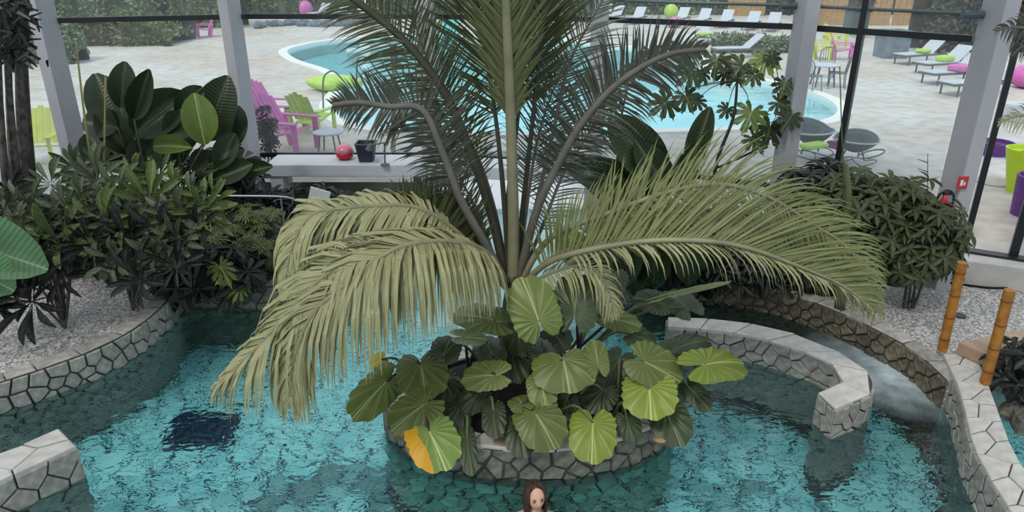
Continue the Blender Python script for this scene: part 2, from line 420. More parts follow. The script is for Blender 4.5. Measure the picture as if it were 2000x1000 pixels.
def stones(parent, f, W, H, sx, sy, gap, m, lift=.02, seed=1, keep=lambda p: True, limit=300, name='stone', order=None, jit=.36):
    rnd = random.Random(seed); cs = []
    for poly, c in cells(W, H, sx, sy, gap, rnd, jit):
        p = f(c[0], c[1], 0)
        if keep(p): cs.append((p, poly, c))
    cam_p = Vector((0, 0, CZ)); cs.sort(key=lambda q: (q[0]-cam_p).length)
    rest = MB(); made = 0
    for k, (p, poly, c) in enumerate(cs):
        h = lift*rnd.uniform(.6, 1.3); n = len(poly)
        lo = [f(a, b, -.01) for a, b in poly]
        mi = [f(a, b, h*.7) for a, b in poly]
        hi = [f(c[0]+(a-c[0])*.9, c[1]+(b-c[1])*.9, h) for a, b in poly]
        fs = [(i, (i+1) % n, n+(i+1) % n, n+i) for i in range(n)]+[(n+i, n+(i+1) % n, 2*n+(i+1) % n, 2*n+i) for i in range(n)]+[tuple(range(2*n, 3*n))]
        if made < limit:
            b = MB(); b.add(lo+mi+hi, fs); b.build(name, m, parent, loc=p); made += 1
        else: rest.add(lo+mi+hi, fs)
    if rest.v: tag(rest.build('far_stones', m, parent), kind='stuff')
    return made
# ================================================================ the setting
ZT, ZD, ZG = 3.3, .3, .6                    # transom, indoor deck, terrace
gl_px = [('A', 112, 40), ('B', 480, 32), ('C', 829, 32), ('D', 1175, 38), ('E', 1548, 52), ('F', 1900, 76)]
GLP = [gp(x, y, ZT) for _, x, y in gl_px]
for g_ in GLP: g_.z = 0
thr1 = gp(1868, 530, ZD); thr2 = gp(2000, 552, ZD); thr1.z = thr2.z = 0
RW = thr1+(thr2-thr1)*5; LW = GLP[0]+Vector((-4.5, -2.6, 0))
WALLP = [LW]+GLP+[RW]
# pool basin
pf = MB(); pf.box((0, 8, -1.42), (30, 20, .2)); pool_floor = struct(pf.build('pool_floor', 'floorgrout'))
def ffloor(u, v, n): return Vector((-7.5+u, 3.2+v, -1.32+n))
CI = Vector((.17, 5.98, 0)); RI = 1.42; EB = .66      # island: half width and depth ratio
def floor_keep(p):
    return math.hypot(p.x-CI.x, (p.y-CI.y)/EB) > RI-.1
stones(pool_floor, ffloor, 15, 9.6, .3, .25, .034, 'floorstone', .02, 3, floor_keep, 300)
# decks
left_edge = smooth([gp(*p) for p in [(-420, 850, .3), (-150, 790, .3), (0, 748, .3), (100, 716, .3), (190, 682, .3), (260, 645, .3), (312, 604, .3), (338, 572, .3)]], 5)
bay_edge = smooth([gp(*p) for p in [(338, 572, .3), (370, 556, .3), (450, 556, .3), (540, 562, .3), (600, 545, .3), (700, 500, .3), (790, 440, .3), (845, 420, .3)]], 5)
lp = [(p.x, p.y) for p in left_edge+bay_edge[1:]]
lp += [(lp[-1][0], GLP[2].y), (GLP[1].x, GLP[1].y), (GLP[0].x, GLP[0].y), (LW.x, LW.y), (-13, 5), (-13, 3)]
dl = MB(); dl.prism(lp, -1.4, .3); deck_left = struct(dl.build('deck_left', 'terrazzo'))
right_edge = smooth([gp(*p) for p in [(1175, 425, ZD), (1195, 470, ZD), (1260, 530, ZD), (1350, 545, ZD), (1450, 556, ZD), (1550, 578, ZD), (1640, 612, ZD), (1720, 650, ZD), (1790, 690, ZD), (1850, 745, ZD)]], 5)
rp = [(p.x, p.y) for p in right_edge]
wo = gp(1905, 690, .34)
rp += [(gp(1900, 740, ZD).x, gp(1900, 740, ZD).y), (gp(1935, 690, ZD).x, gp(1935, 690, ZD).y), (gp(2000, 672, ZD).x, gp(2000, 672, ZD).y), (13, gp(2000, 672, ZD).y), (13, RW.y+4), (RW.x, RW.y), (thr1.x, thr1.y), (GLP[5].x, GLP[5].y), (GLP[4].x, GLP[4].y), (GLP[3].x, GLP[3].y), (rp[0][0], GLP[3].y)]
dr = MB(); dr.prism(rp, -1.4, ZD); deck_right = struct(dr.build('deck_right', 'terrazzo'))
# stone facing of the pool edges
def face_map(P, ztop, side):
    f, T = sampler([Vector((p.x, p.y, 0)) for p in P])
    def g(u, v, n):
        t = u/T; p = f(t); q = f(min(1, t+.01)); r = f(max(0, t-.01)); d = (q-r).normalized()
        nn = Vector((d.y, -d.x, 0))*side
        return Vector((p.x, p.y, ztop-v))+nn*n
    return g, T
def top_map(P, ztop, side, W):
    f, T = sampler([Vector((p.x, p.y, 0)) for p in P])
    def g(u, v, n):
        t = u/T; p = f(t); d = (f(min(1, t+.01))-f(max(0, t-.01))).normalized(); nn = Vector((d.y, -d.x, 0))*side
        return Vector((p.x, p.y, ztop+n))-nn*v
    return g, T
def facing(name, P, ztop, side, m, depth=.75, size=.2, seed=1, top=None, topw=.2, topm='stone', label=None):
    g, T = face_map(P, ztop, side); N = 60; depth = 1.5; b = MB(); vs = []; fs = []
    for i in range(N+1):
        for v, n in ((-.012, -.1), (-.012, .004), (depth+.4, .004)): vs.append(g(T*i/N, v, n))
    for i in range(N):
        for k in range(2): fs.append((i*3+k, i*3+k+1, (i+1)*3+k+1, (i+1)*3+k))
    b.add(vs, fs); o = struct(b.build(name, 'mortar'), label)
    n = stones(o, g, T, depth, size, size*.85, .02, m, .03, seed, limit=260)
    if top:
        g2, T2 = top_map(P, ztop, side, topw)
        stones(o, g2, T2, topw, top, topw, .015, topm, .022, seed+5, limit=60)
    return o
facing('pool_edge_left', left_edge, .3, 1, 'stone', size=.17, seed=4, top=.4, topw=.2)
facing('pool_edge_bay', bay_edge, .3, 1, 'stone_dark', size=.26, seed=5, top=.4, topw=.26, topm='stone_dark')
facing('pool_edge_right', right_edge, ZD, 1, 'stone_brown', size=.16, seed=6, top=.36, topw=.2, topm='stone')
# curved free-standing walls
def ribbon(name, outer, inner, z1, seed, label, kind='structure', cop='coping', size=.17, depth=1.25, topsize=.4, facem='stone', ends=True, toprows=1):
    fo, To = sampler(smooth(outer, 8)); fi, Ti = sampler(smooth(inner, 8))
    T = (To+Ti)/2; N = 70; b = MB(); vs = []; fs = []
    for i in range(N+1):
        a = fo(i/N); c = fi(i/N)
        e = (c-a).normalized()*.012
        for p, z in ((a+e, -1.4), (a+e, z1-.02), (c-e, z1-.02), (c-e, -1.4)): vs.append(Vector((p.x, p.y, z)))
    for i in range(N):
        for k in range(3): fs.append((i*4+k, i*4+k+1, (i+1)*4+k+1, (i+1)*4+k))
    fs += [(0, 1, 2, 3), (N*4+3, N*4+2, N*4+1, N*4)]
    b.add(vs, fs); o = b.build(name, 'mortar'); tag(o, label, kind=kind)
    W = (fo(.5)-fi(.5)).length
    stones(o, lambda u, v, n: (lambda p: Vector((p.x, p.y, z1-.02+n)))(fi(u/T).lerp(fo(u/T), v/W)), T, W, topsize, W/toprows, .012, cop, .024, seed, limit=110, jit=.12 if toprows == 1 else .3)
    for f, other, TT, sd in ((fi, fo, Ti, 1), (fo, fi, To, 2)):
        def g(u, v, n, f=f, other=other, TT=TT):
            t = u/TT; p = f(t); out = (p-other(t)).normalized()
            return Vector((p.x, p.y, z1-.03-v))+out*(n-.006)
        stones(o, g, TT, depth, size, size*.85, .016, facem, .022, seed+sd, limit=92)
    if ends:
        for t in (0, 1):
            a, c = fo(t), fi(t); d = (c-a); Wd = d.length; d.normalize(); ev = (fo(t)-fo(.96 if t else .04)).normalized()
            g = lambda u, v, n, a=a, d=d, ev=ev: Vector((a.x, a.y, 0))+Vector((d.x, d.y, 0))*u+Vector((0, 0, z1-.03-v))+Vector((ev.x, ev.y, 0))*(n-.004)
            stones(o, g, Wd, depth, size, size*.9, .016, facem, .02, seed+7+t, limit=10)
    return o
ZC = .32
cres_out = [gp(x, y, ZC) for x, y in [(1305, 620), (1400, 624), (1500, 638), (1590, 664), (1660, 698), (1700, 730), (1706, 756), (1690, 775), (1632, 798)]]
cres_in = [gp(x, y, ZC) for x, y in [(1305, 638), (1390, 644), (1480, 658), (1560, 682), (1614, 702), (1638, 720), (1649, 736), (1644, 749), (1624, 759), (1599, 767)]]
ribbon('crescent_wall', cres_out, cres_in, ZC, 21, 'curved free-standing stone wall with a pale flat coping rising from the pool right of the island')
stub_out = [gp(x, y, ZC) for x, y in [(-260, 985), (-120, 925), (0, 885), (60, 862), (114, 838)]]
stub_in = [gp(x, y, ZC) for x, y in [(-240, 1060), (-100, 990), (0, 938), (75, 905), (147, 871)]]
ribbon('stub_wall', stub_out, stub_in, ZC, 31, 'short straight stone wall end with pale slabs at the lower left of the pool', size=.2, topsize=.34, toprows=2)
wall_out = [gp(x, y, .36) for x, y in [(1905, 690), (1930, 750), (1952, 810), (1975, 870), (2010, 930), (2070, 1010), (2160, 1120)]]
wall_in = [gp(x, y, .36) for x, y in [(1843, 690), (1868, 745), (1884, 800), (1900, 862), (1930, 925), (1985, 1010), (2070, 1130)]]
ribbon('coping_wall', wall_out, wall_in, .36, 41, 'broad pale coping wall curving down the right edge of the pool', size=.19, topsize=.3, toprows=2)

# island planter
nI = 72; isl = MB()
isl.lathe(CI+Vector((0, 0, 0)), [(RI-.03, -1.4), (RI-.03, .29), (RI-.3, .29), (RI-.3, .2)], nI)
def sq(b):
    for v in b.v: v.y = CI.y+(v.y-CI.y)*EB
sq(isl)
def sqf(f): return lambda u, v, n: (lambda p: Vector((p.x, CI.y+(p.y-CI.y)*EB, p.z)))(f(u, v, n))
island = tag(isl.build('island_planter', 'mortar'), 'round stone-faced planting island standing in the pool', 'planter')
Tc = 2*PI*RI
def fisl(u, v, n):
    a = u/RI+PI; r = RI-.035+n
    return CI+Vector((r*math.sin(a), -r*math.cos(a), .28-v))
stones(island, sqf(fisl), Tc*.999, .42, .19, .14, .026, 'stone_dark', .035, 51, lambda p: p.y < CI.y+.5, limit=150)
stones(island, sqf(lambda u, v, n: fisl(u, v+.42, n)), Tc*.999, .88, .19, .16, .026, 'wetstone', .035, 52, lambda p: p.y < CI.y+.5, limit=150)
stones(island, sqf(lambda u, v, n: CI+Vector(((RI-.02-v)*math.sin(u/RI+PI), -(RI-.02-v)*math.cos(u/RI+PI), .285+n))), Tc*.999, .27, .36, .27, .02, 'coping', .03, 53, limit=60, name='coping_stone')
so = MB(); so.lathe(CI, [(RI-.28, -.2), (RI-.29, .24), (RI*.6, .36), (.3, .46), (.02, .48)], 40); sq(so); so.build('soil', 'soil', island, smooth=True)
# water
wm = MB(); wm.box((0, 8, -.01), (26, 20, .0)); wm.f = [wm.f[1]]
struct(wm.build('pool_water', 'water'))
# white canal ramp beyond the glass, swum through under the bench
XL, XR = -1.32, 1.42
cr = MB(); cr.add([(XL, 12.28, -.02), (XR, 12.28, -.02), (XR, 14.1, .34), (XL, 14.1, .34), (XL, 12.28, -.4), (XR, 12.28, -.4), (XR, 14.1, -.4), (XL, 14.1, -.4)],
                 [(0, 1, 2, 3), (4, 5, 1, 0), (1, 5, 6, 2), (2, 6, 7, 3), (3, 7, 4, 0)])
M['canalwhite_reflection'] = mat('white_canal_lining_and_reflection', (250, 250, 250), .6, .0)
cr.add([(XL, 8.7, -1.0), (XR, 8.7, -1.0), (XR, 12.28, -.22), (XL, 12.28, -.22), (XL, 8.7, -1.4), (XR, 8.7, -1.4), (XR, 12.28, -1.4), (XL, 12.28, -1.4)],  # pale underwater slope indoors, added to paint the bright reflection on the channel water
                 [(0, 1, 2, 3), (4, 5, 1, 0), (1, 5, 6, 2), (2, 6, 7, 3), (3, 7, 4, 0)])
struct(cr.build('canal_ramp_and_reflection', 'canalwhite_reflection'))
# terrace with openings for outdoor pool and canal
op_px = [(562, 100), (580, 118), (640, 138), (672, 160), (662, 188), (650, 208), (668, 234), (720, 250), (820, 257), (1000, 261), (1250, 256), (1450, 250), (1590, 240), (1634, 222), (1618, 198), (1560, 176), (1480, 158), (1390, 148), (1366, 130), (1360, 112), (1280, 98), (1170, 88), (1060, 74), (900, 68), (750, 71), (650, 80), (600, 88)]
op = smooth([gp(x, y, ZG) for x, y in op_px], 5, True)
oc = sum((p for p in op), Vector())/len(op)
def offs(P, d):
    out = []; m = len(P)
    for i in range(m):
        t = (P[(i+1) % m]-P[i-1]).normalized(); out.append(P[i]+Vector((t.y, -t.x, 0))*d)
    return out
area = sum(op[i-1].x*op[i].y-op[i].x*op[i-1].y for i in range(len(op)))
sgn = 1 if area > 0 else -1
opo = offs(op, .34*sgn); opi = offs(op, .0)
outer = [Vector((-45, 60, 0)), Vector((-45, LW.y, 0))]+[p.copy() for p in WALLP]+[Vector((45, RW.y, 0)), Vector((45, 60, 0))]
ins = []
for i, p in enumerate(outer):
    ins.append(p)
    if i == 5: ins += [Vector((XL, p.y, 0)), Vector((XL, 14.05, 0)), Vector((XR, 14.05, 0)), Vector((XR, GLP[2].lerp(GLP[3], .93).y, 0))]
outer = ins
hole = [Vector((p.x, p.y, 0)) for p in opo]
tr = tessellate_polygon([outer, hole]); allp = outer+hole
tb = MB(); tb.add([Vector((p.x, p.y, ZG)) for p in allp], tr)
n0 = len(outer)
tb.add([Vector((p.x, p.y, ZG)) for p in outer]+[Vector((p.x, p.y, ZG-.6)) for p in outer], [(i, (i+1) % n0, n0+(i+1) % n0, n0+i) for i in range(n0)])
struct(tb.build('terrace', 'paving'))
nh = len(op); kb = MB()
vs = [Vector((p.x, p.y, ZG-.01)) for p in opo]+[Vector((p.x, p.y, ZG+.05)) for p in opo]+[Vector((p.x, p.y, ZG+.05)) for p in opi]+[Vector((p.x, p.y, ZG-.6)) for p in opi]
kb.add(vs, [(k*nh+i, k*nh+(i+1) % nh, (k+1)*nh+(i+1) % nh, (k+1)*nh+i) for k in range(3) for i in range(nh)])
M['poolrim'] = mat('white_pool_rim', (224, 228, 226), .6, .03)
struct(kb.build('outdoor_pool_rim', 'poolrim'))
M['poolblue'] = mat('pale_blue_pool_liner', (176, 226, 234), .6, .05, 1, c2=(164, 216, 226))
bt = MB(); bt.add([Vector((p.x, p.y, ZG-.55)) for p in op], [tuple(t) for t in tessellate_polygon([[Vector((p.x, p.y, 0)) for p in op]])])
struct(bt.build('outdoor_pool_floor', 'poolblue'))
wt = MB(); wt.add([Vector((p.x, p.y, ZG-.05)) for p in op], [tuple(t) for t in tessellate_polygon([[Vector((p.x, p.y, 0)) for p in op]])])
struct(wt.build('outdoor_pool_water', 'water_out'))
# inner ledge of the outdoor pool
ld = smooth([gp(x, y, ZG) for x, y in [(676, 98), (730, 92), (800, 84), (900, 80), (1010, 84), (1110, 96)]], 6)
lb = MB(); n1 = len(ld); lo_ = [p+Vector((0, .22, 0)) for p in ld]
vs = [Vector((p.x, p.y, ZG-.5)) for p in ld]+[Vector((p.x, p.y, ZG+.02)) for p in ld]+[Vector((p.x, p.y, ZG+.02)) for p in lo_]+[Vector((p.x, p.y, ZG-.5)) for p in lo_]
lb.add(vs, [(k*n1+i, k*n1+i+1, (k+1)*n1+i+1, (k+1)*n1+i) for k in range(3) for i in range(n1-1)])
struct(lb.build('pool_divider', 'poolrim'))

# ---------------------------------------------------------------- glazed wall
COLS = [(65, 35, 0, .16, .45), (438, 32, 1, .15, .55), (827, 32, 2, .25, .5), (1175, 42, 3, .2, .5), (1583, 54, 4, .18, .42), (1963, 76, 5, .17, .42)]
colx = []
for i, (px, py, gi, wd, dp) in enumerate(COLS):
    yb = GLP[gi].y; yf = yb-dp
    x = at(px, py, yf).x; b = MB(); b.box((x, yb-dp/2, 3.85), (wd, dp, 7.2))
    struct(b.build('column' if i == 0 else 'column.%03d' % i, 'column', bevel=.008)); colx.append((x, yb, wd))
for i in range(7):
    a, c = WALLP[i], WALLP[i+1]; d = c-a; L = d.length; an = math.atan2(d.y, d.x); mid = (a+c)/2
    w_ = thing('window_%d' % (i+1), None, None); w_['kind'] = 'structure'
    zb = .3
    if i == 6: zb = ZD+.05
    g = MB(); 
    if i != 6:
        lo = 1.08 if 2 <= i <= 3 and False else zb
        if i == 3:
            g.add([a+Vector((0, 0, .95)), c+Vector((0, 0, .95)), c+Vector((0, 0, 7.2)), a+Vector((0, 0, 7.2))], [(0, 1, 2, 3)])
        else:
            g.add([a+Vector((0, 0, lo)), c+Vector((0, 0, lo)), c+Vector((0, 0, 7.2)), a+Vector((0, 0, 7.2))], [(0, 1, 2, 3)])
        g.build('pane', 'glass', w_)
        t = MB(); t.box(mid+Vector((0, 0, ZT)), (L, .06, .075), an); t.build('transom', 'black', w_)
        if i != 0: t = MB(); t.box(mid+Vector((0, 0, 1.08 if i < 5 else .62)), (L, .06, .07), an); t.build('sill_rail', 'black', w_)
    if i in (4, 5):
        t = MB(); off = Vector((0, -.02, 0)); p0, p1 = a+Vector((0, 0, 3.57))+off, c+Vector((0, 0, 3.57))+off
        t.tube([p0, p1], .021, 8); t.build('tie_rod', 'gunmetal', w_)
        t = MB(); t.tube([p1+Vector((-.10, -.05, -.12)), p1+Vector((-.10, -.05, .12))], .03, 8); t.tube([p1+Vector((-.22, -.05, 0)), p1+Vector((.02, -.05, 0))], .045, 8); t.build('bracket', 'gunmetal', w_)
    if i == 5:
        f = .42; q = a.lerp(c, f); t = MB(); t.box(q+Vector((0, 0, 3.7)), (.075, .08, 6.6), an); t.build('mullion', 'black', w_)
# sliding door at the right
dn = (thr2-thr1).normalized(); an = math.atan2(dn.y, dn.x)
door = thing('door_1', None, None); door['kind'] = 'structure'
t = MB(); t.box(thr1+dn*2.0+Vector((0, 0, ZD+.165)), (4.2, .16, .33), an); t.build('threshold', 'black', door)
st = gp(1968, 535, ZD+.05); st.z = 0
t = MB(); t.box(st+Vector((0, 0, 2.0)), (.1, .09, 3.2), an); t.build('stile', 'black', door)
st2 = thr1+dn*.02; t = MB(); t.box(st2+Vector((0, 0, 1.9)), (.07, .09, 3.0), an); t.build('jamb', 'black', door)
t = MB(); t.add([st+Vector((0, 0, .5)), st+dn*1.6+Vector((0, 0, .5)), st+dn*1.6+Vector((0, 0, 3.4)), st+Vector((0, 0, 3.4))], [(0, 1, 2, 3)]); t.build('pane', 'glass', door)

# bench along the glass
bx0, bx1 = at(516, 320, 11.2).x, at(1330, 330, 11.0).x
def gy(x):
    for a_, c_ in zip(WALLP, WALLP[1:]):
        if a_.x <= x <= c_.x: return a_.lerp(c_, (x-a_.x)/(c_.x-a_.x)).y
bb = MB(); xs = [bx0, GLP[2].x, GLP[3].x-.05, bx1]
bb.prism([(x, gy(x)-.06) for x in xs]+[(x, gy(x)-d_) for x, d_ in reversed(list(zip(xs, (.72, .7, .56, .5))))], .9, 1.1)
bench = tag(bb.build('window_bench', 'bench', bevel=.015), 'long pale grey bench ledge running along the foot of the glazed wall', 'bench')
x0 = bx0
for px, wd in ((817, .11), (843, .11)):
    x = at(px, 380, 11.5).x; t = MB(); t.box((x, 11.5, .3), (wd, .12, 1.2)); t.build('support', 'gunmetal', bench)
t = MB(); t.box((x0+.15, 11.5, .6), (.2, .5, .6)); t.build('support', 'bench', bench)

# unseen hall roof added to dim the indoors: timber rafters and purlins between open skylights
for i in range(15):
    x = -12.6+i*1.8; b = MB(); b.box((x, 1.5, 7.45), (.42, 21, .3)); struct(b.build('ceiling_shading_rafter' if not i else 'ceiling_shading_rafter.%03d' % i, 'column'))
for i, y in enumerate((-8.5, -5.5, -2.5, .5, 3.5, 6.5, 9.5, 11.8)):
    b = MB(); b.box((0, y, 7.7), (26, .3, .2)); struct(b.build('ceiling_shading_purlin' if not i else 'ceiling_shading_purlin.%03d' % i, 'column'))
# ================================================================ leaf shapes in unit space (base 0,0 - tip 0,1), x is across
def leaf_mesh(name, prof, nx=3, m='ear', fold=.18, bend=.12, wave=0, lobes=0, lobe_amp=0, basex=None, skew=0):
    """prof: list of (y, halfwidth); rows across -> grid"""
    b = MB(); vs = []; fs = []; uv = []; n = len(prof)
    for j, (y, hw) in enumerate(prof):
        for i in range(-nx, nx+1):
            s = i/nx
            k = 1.0
            x = s*hw*k
            z = abs(s)*hw*fold*1.0 - bend*(y**2) + wave*math.sin(y*40)*abs(s)*.5
            yy = y + abs(s)*hw*skew
            vs.append((x, yy, z)); uv.append((.5+s*.5*min(1, hw/.5+.0) if False else .5+x, y))
    w_ = 2*nx+1
    for j in range(n-1):
        for i in range(w_-1): fs.append((j*w_+i, j*w_+i+1, (j+1)*w_+i+1, (j+1)*w_+i))
    b.add(vs, fs, uv); me = b.mesh(name, True); me.materials.append(M[m]); return me
def prof(fn, n): return [(i/n, fn(i/n)) for i in range(n+1)]
def ear_mesh(name, m, seed=0, curl=.25):
    """heart-shaped, ribbed and scalloped leaf; attachment at origin, tip at (0,1), lobes reach y=-.35; half width .5"""
    rnd = random.Random(seed); NA, NR = 64, 5
    out = []
    for i in range(NA+1):
        a = -PI+2*PI*i/NA        # 0 = towards the tip
        t = abs(a)/PI
        if t < .5: r = 1.0/(1+1.25*math.sin(a)**2)**.9 if False else None
        # heart outline by polar radius
        r = 1.0*(1-t)**1.0*1.0 + 0
        r = .49+.51*max(0, math.cos(a))**2.6-.0*t
        if t > .62: r = .50*(1-.0*t)
        if t > .86: r = .50-.46*((t-.86)/.14)**1.1
        sc = 1+.04*math.sin(i/NA*2*PI*17+.6*math.sin(i*1.7+seed))*(1 if t < .9 else 0)
        sc *= 1+rnd.uniform(-.015, .015)
        out.append((math.sin(a)*r*sc, math.cos(a)*r*sc, i))
    vs = [(0, 0, 0)]; uv = [(.5, .35)]; fs = []
    for k in range(1, NR+1):
        q = k/NR
        for x, y, i in out:
            rib = .010*math.sin(i/NA*2*PI*17)*q
            z = rib+.30*abs(x)*q*(1-q*.9)-curl*.45*(q*math.hypot(x, y))**2-(.0)
            vs.append((x*q, y*q, z)); uv.append((.5+x*q*.98, .35+.65*y*q if y > 0 else .35+.65*y*q))
    n = NA+1
    for i in range(NA): fs.append((0, 1+i+1, 1+i))
    for k in range(NR-1):
        for i in range(NA): fs.append((1+k*n+i, 1+k*n+i+1, 1+(k+1)*n+i+1, 1+(k+1)*n+i))
    b = MB(); b.add(vs, fs, uv); me = b.mesh(name, True); me.materials.append(M[m]); return me
def palmate_mesh(name, m, nl=9, seed=0, deep=.55):
    rnd = random.Random(seed); vs = [(0, 0, 0)]; uv = [(.5, .5)]; fs = []; pts = []
    for i in range(nl):
        a = -2.5+5.0*i/(nl-1); L = (1-.35*abs(a)/2.5)*rnd.uniform(.9, 1.05)
        da = 5.0/(nl-1)/2
        pts += [(a-da, L*(1-deep)*.8), (a-da*.75, L*.62), (a-da*.6, L*.8), (a-da*.2, L*.84), (a, L), (a+da*.2, L*.84), (a+da*.6, L*.8), (a+da*.75, L*.62)]
    pts.append((2.5+5.0/(nl-1)/2, .3))
    for k, q in enumerate((.5, 1.0)):
        for a, r in pts:
            vs.append((math.sin(a)*r*q, math.cos(a)*r*q, -.28*(r*q)**2)); uv.append((.5+math.sin(a)*r*q*.5, .5+math.cos(a)*r*q*.5))
    n = len(pts)
    for i in range(n-1):
        fs.append((0, 2+i, 1+i)); fs.append((1+i, 2+i, 2+n+i, 1+n+i))
    b = MB(); b.add(vs, fs, uv); me = b.mesh(name, True); me.materials.append(M[m]); return me
def frame(A, T, nrm):
    y = (T-A); L = y.length; y.normalize(); z = Vector(nrm); z = (z-y*z.dot(y)); z.normalize(); x = y.cross(z)
    return x, y, z, L
def place_leaf(me, A, T, nrm, width, parent, name='leaf', label=None):
    """me has half width .5 at unit scale; width in metres"""
    x, y, z, L = frame(A, T, nrm); mt = Matrix.Identity(4)
    for r in range(3): mt[r][0] = x[r]*width; mt[r][1] = y[r]*L; mt[r][2] = z[r]*(width+L)/2; mt[r][3] = A[r]
    o = bpy.data.objects.new(name, me); COL.objects.link(o); o.parent = parent
    o.matrix_world = mt; o.matrix_parent_inverse = Matrix.Identity(4)
    if parent: o.matrix_basis = Matrix.Translation(-Vector(parent.location)) @ mt
    if label: o['label'] = label
    return o
# orthogonal view-facing normal helper
def face_n(A, up=.8): 
    v = (Vector((0, 0, CZ))-A).normalized(); return (v+Vector((0, 0, up))).normalized()

# ================================================================ the big palm
PB = Vector((.02, 6.33, .42)); KY = .885
palm = thing('palm_tree', 'tall feathery palm arching its fronds over the round island in mid-pool', 'palm', PB)
tk = MB(); tk.tube([PB+Vector((0, 0, -.1)), PB+Vector((0, 0, .3)), PB+Vector((0, 0, .65)), PB+Vector((0, 0, .98))], [.15, .14, .11, .06], 14)
tk.build('trunk', 'bark', palm, loc=PB).location = (0, 0, 0)
def frond(ctrl, L0, m, rm, n=70, hint=(0, -1, .3), ang=(60, 30), droop=.35, r0=.024, t0=.12, sides=(1, -1), lift=.25, wid=.03, seed=0, parent=palm, label=None, jit=.12, pw=.7, ls=(1, 1), segs=4, rk=.85):
    rnd = random.Random(seed+11)
    P = smooth([at(a_, b_, c_*KY) for a_, b_, c_ in ctrl], 9); f, T = sampler(P); base = Vector(parent.location)
    rb = MB(); rb.tube([p-base for p in P], [r0*(1-rk*i/(len(P)-1))+.003 for i in range(len(P))], 7)
    fo = rb.build('frond', rm, parent, smooth=True)
    lb = MB()
    for k in range(n):
        t = t0+(1-t0)*(k+.5)/n; p = f(t); tg = (f(min(1, t+.02))-f(max(0, t-.02))).normalized()
        u = (t-t0)/(1-t0); L = L0*(math.sin(PI*min(.97, .10+u*.9))**pw)
        for si, s in enumerate(sides):
            h = Vector(hint); h = (h-tg*h.dot(tg))
            if h.length < .05: h = Vector((0, 0, 1))-tg*tg.z
            h.normalize(); side = tg.cross(h)*s
            al = math.radians(ang[0]+(ang[1]-ang[0])*u+rnd.uniform(-5, 5))
            d = tg*math.cos(al)+side*math.sin(al)+h*lift; d += Vector([rnd.uniform(-jit, jit) for _ in range(3)]); d.normalize()
            LL = L*rnd.uniform(.86, 1.1)*ls[si]; q = p.copy(); vs = []; uv = []
            ws = (.5, 1, .85, .5, .06) if segs == 4 else (.5, 1, .5, .06)
            dd = d.copy()
            wv = dd.cross(h); 
            if wv.length < .1: wv = dd.orthogonal()
            wv.normalize(); tw = rnd.uniform(-.5, .5); wv = (Matrix.Rotation(tw, 3, dd) @ wv)
            for j in range(segs+1):
                w2 = wid*ws[j]*.5
                vs += [q-wv*w2-base, q+wv*w2-base]; uv += [(.2, j/segs), (.8, j/segs)]
                q = q+dd*LL/segs; dd = (dd+Vector((0, 0, -1))*droop*(.5+j*.5)).normalized()
            lb.add(vs, [(2*j, 2*j+1, 2*j+3, 2*j+2) for j in range(segs)], uv)
    tag(lb.build('leaflets', m, fo), kind='stuff')
    if label: fo['label'] = label
    return fo
# upright fronds
frond([(1003, 550, 7.15), (1002, 400, 7.08), (996, 200, 7.0), (988, 0, 6.9), (984, -160, 6.8)], .62, 'pf_mid', 'rachis', 90, hint=(0, -1, .1), ang=(38, 28), droop=.05, r0=.058, rk=.6, t0=.5, lift=-.15, seed=1, label='upright yellowish frond')
frond([(994, 550, 7.2), (985, 400, 7.25), (968, 230, 7.3), (940, 60, 7.35), (915, -90, 7.3)], .75, 'pf_dark', 'rachis_dark', 64, ang=(50, 30), droop=.06, r0=.028, t0=.54, wid=.02, seed=2)
frond([(1008, 550, 7.25), (1022, 400, 7.3), (1042, 220, 7.35), (1062, 40, 7.4), (1080, -120, 7.4)], .62, 'pf_dark', 'rachis_dark', 64, ang=(45, 28), droop=.06, r0=.03, t0=.56, wid=.02, seed=3)
frond([(998, 552, 7.3), (990, 420, 7.4), (1010, 240, 7.5), (1030, 60, 7.55), (1040, -100, 7.6)], .7, 'pf_dark', 'rachis_dark', 64, ang=(45, 28), droop=.05, r0=.028, t0=.56, wid=.02, seed=4)
frond([(990, 552, 7.2), (960, 420, 7.3), (920, 300, 7.4), (868, 180, 7.5), (790, 80, 7.6), (700, 5, 7.6), (620, -50, 7.6)], .62, 'pf_dark', 'rachis_dark', 86, hint=(0, -1, .2), ang=(75, 40), droop=.12, r0=.045, rk=.35, t0=.35, wid=.02, seed=5)
frond([(988, 552, 7.15), (950, 480, 7.0), (900, 390, 6.9), (865, 300, 6.85), (825, 215, 6.8), (760, 208, 6.75), (700, 200, 6.7), (650, 205, 6.6)], .46, 'pf_bark', 'rachis_grey', 84, hint=(.3, -.9, .3), ang=(70, 55), droop=.12, r0=.042, rk=.6, t0=.42, lift=.1, wid=.022, seed=6, label='frond with a curled brown tip')
frond([(1012, 552, 7.15), (1045, 420, 7.05), (1090, 320, 7.0), (1140, 235, 6.95), (1210, 160, 6.9), (1300, 108, 6.85), (1378, 96, 6.8)], .5, 'pf_bark', 'rachis_grey', 84, hint=(0, -1, .3), ang=(70, 50), droop=.22, r0=.042, rk=.6, t0=.4, lift=.1, wid=.022, seed=7, label='frond with a curled dark tip')
frond([(1010, 552, 7.2), (1040, 430, 7.3), (1075, 280, 7.4), (1110, 130, 7.5), (1160, 30, 7.6), (1215, -60, 7.6)], .5, 'pf_grey', 'rachis_grey', 60, ang=(60, 35), droop=.1, r0=.024, t0=.38, wid=.016, seed=8)
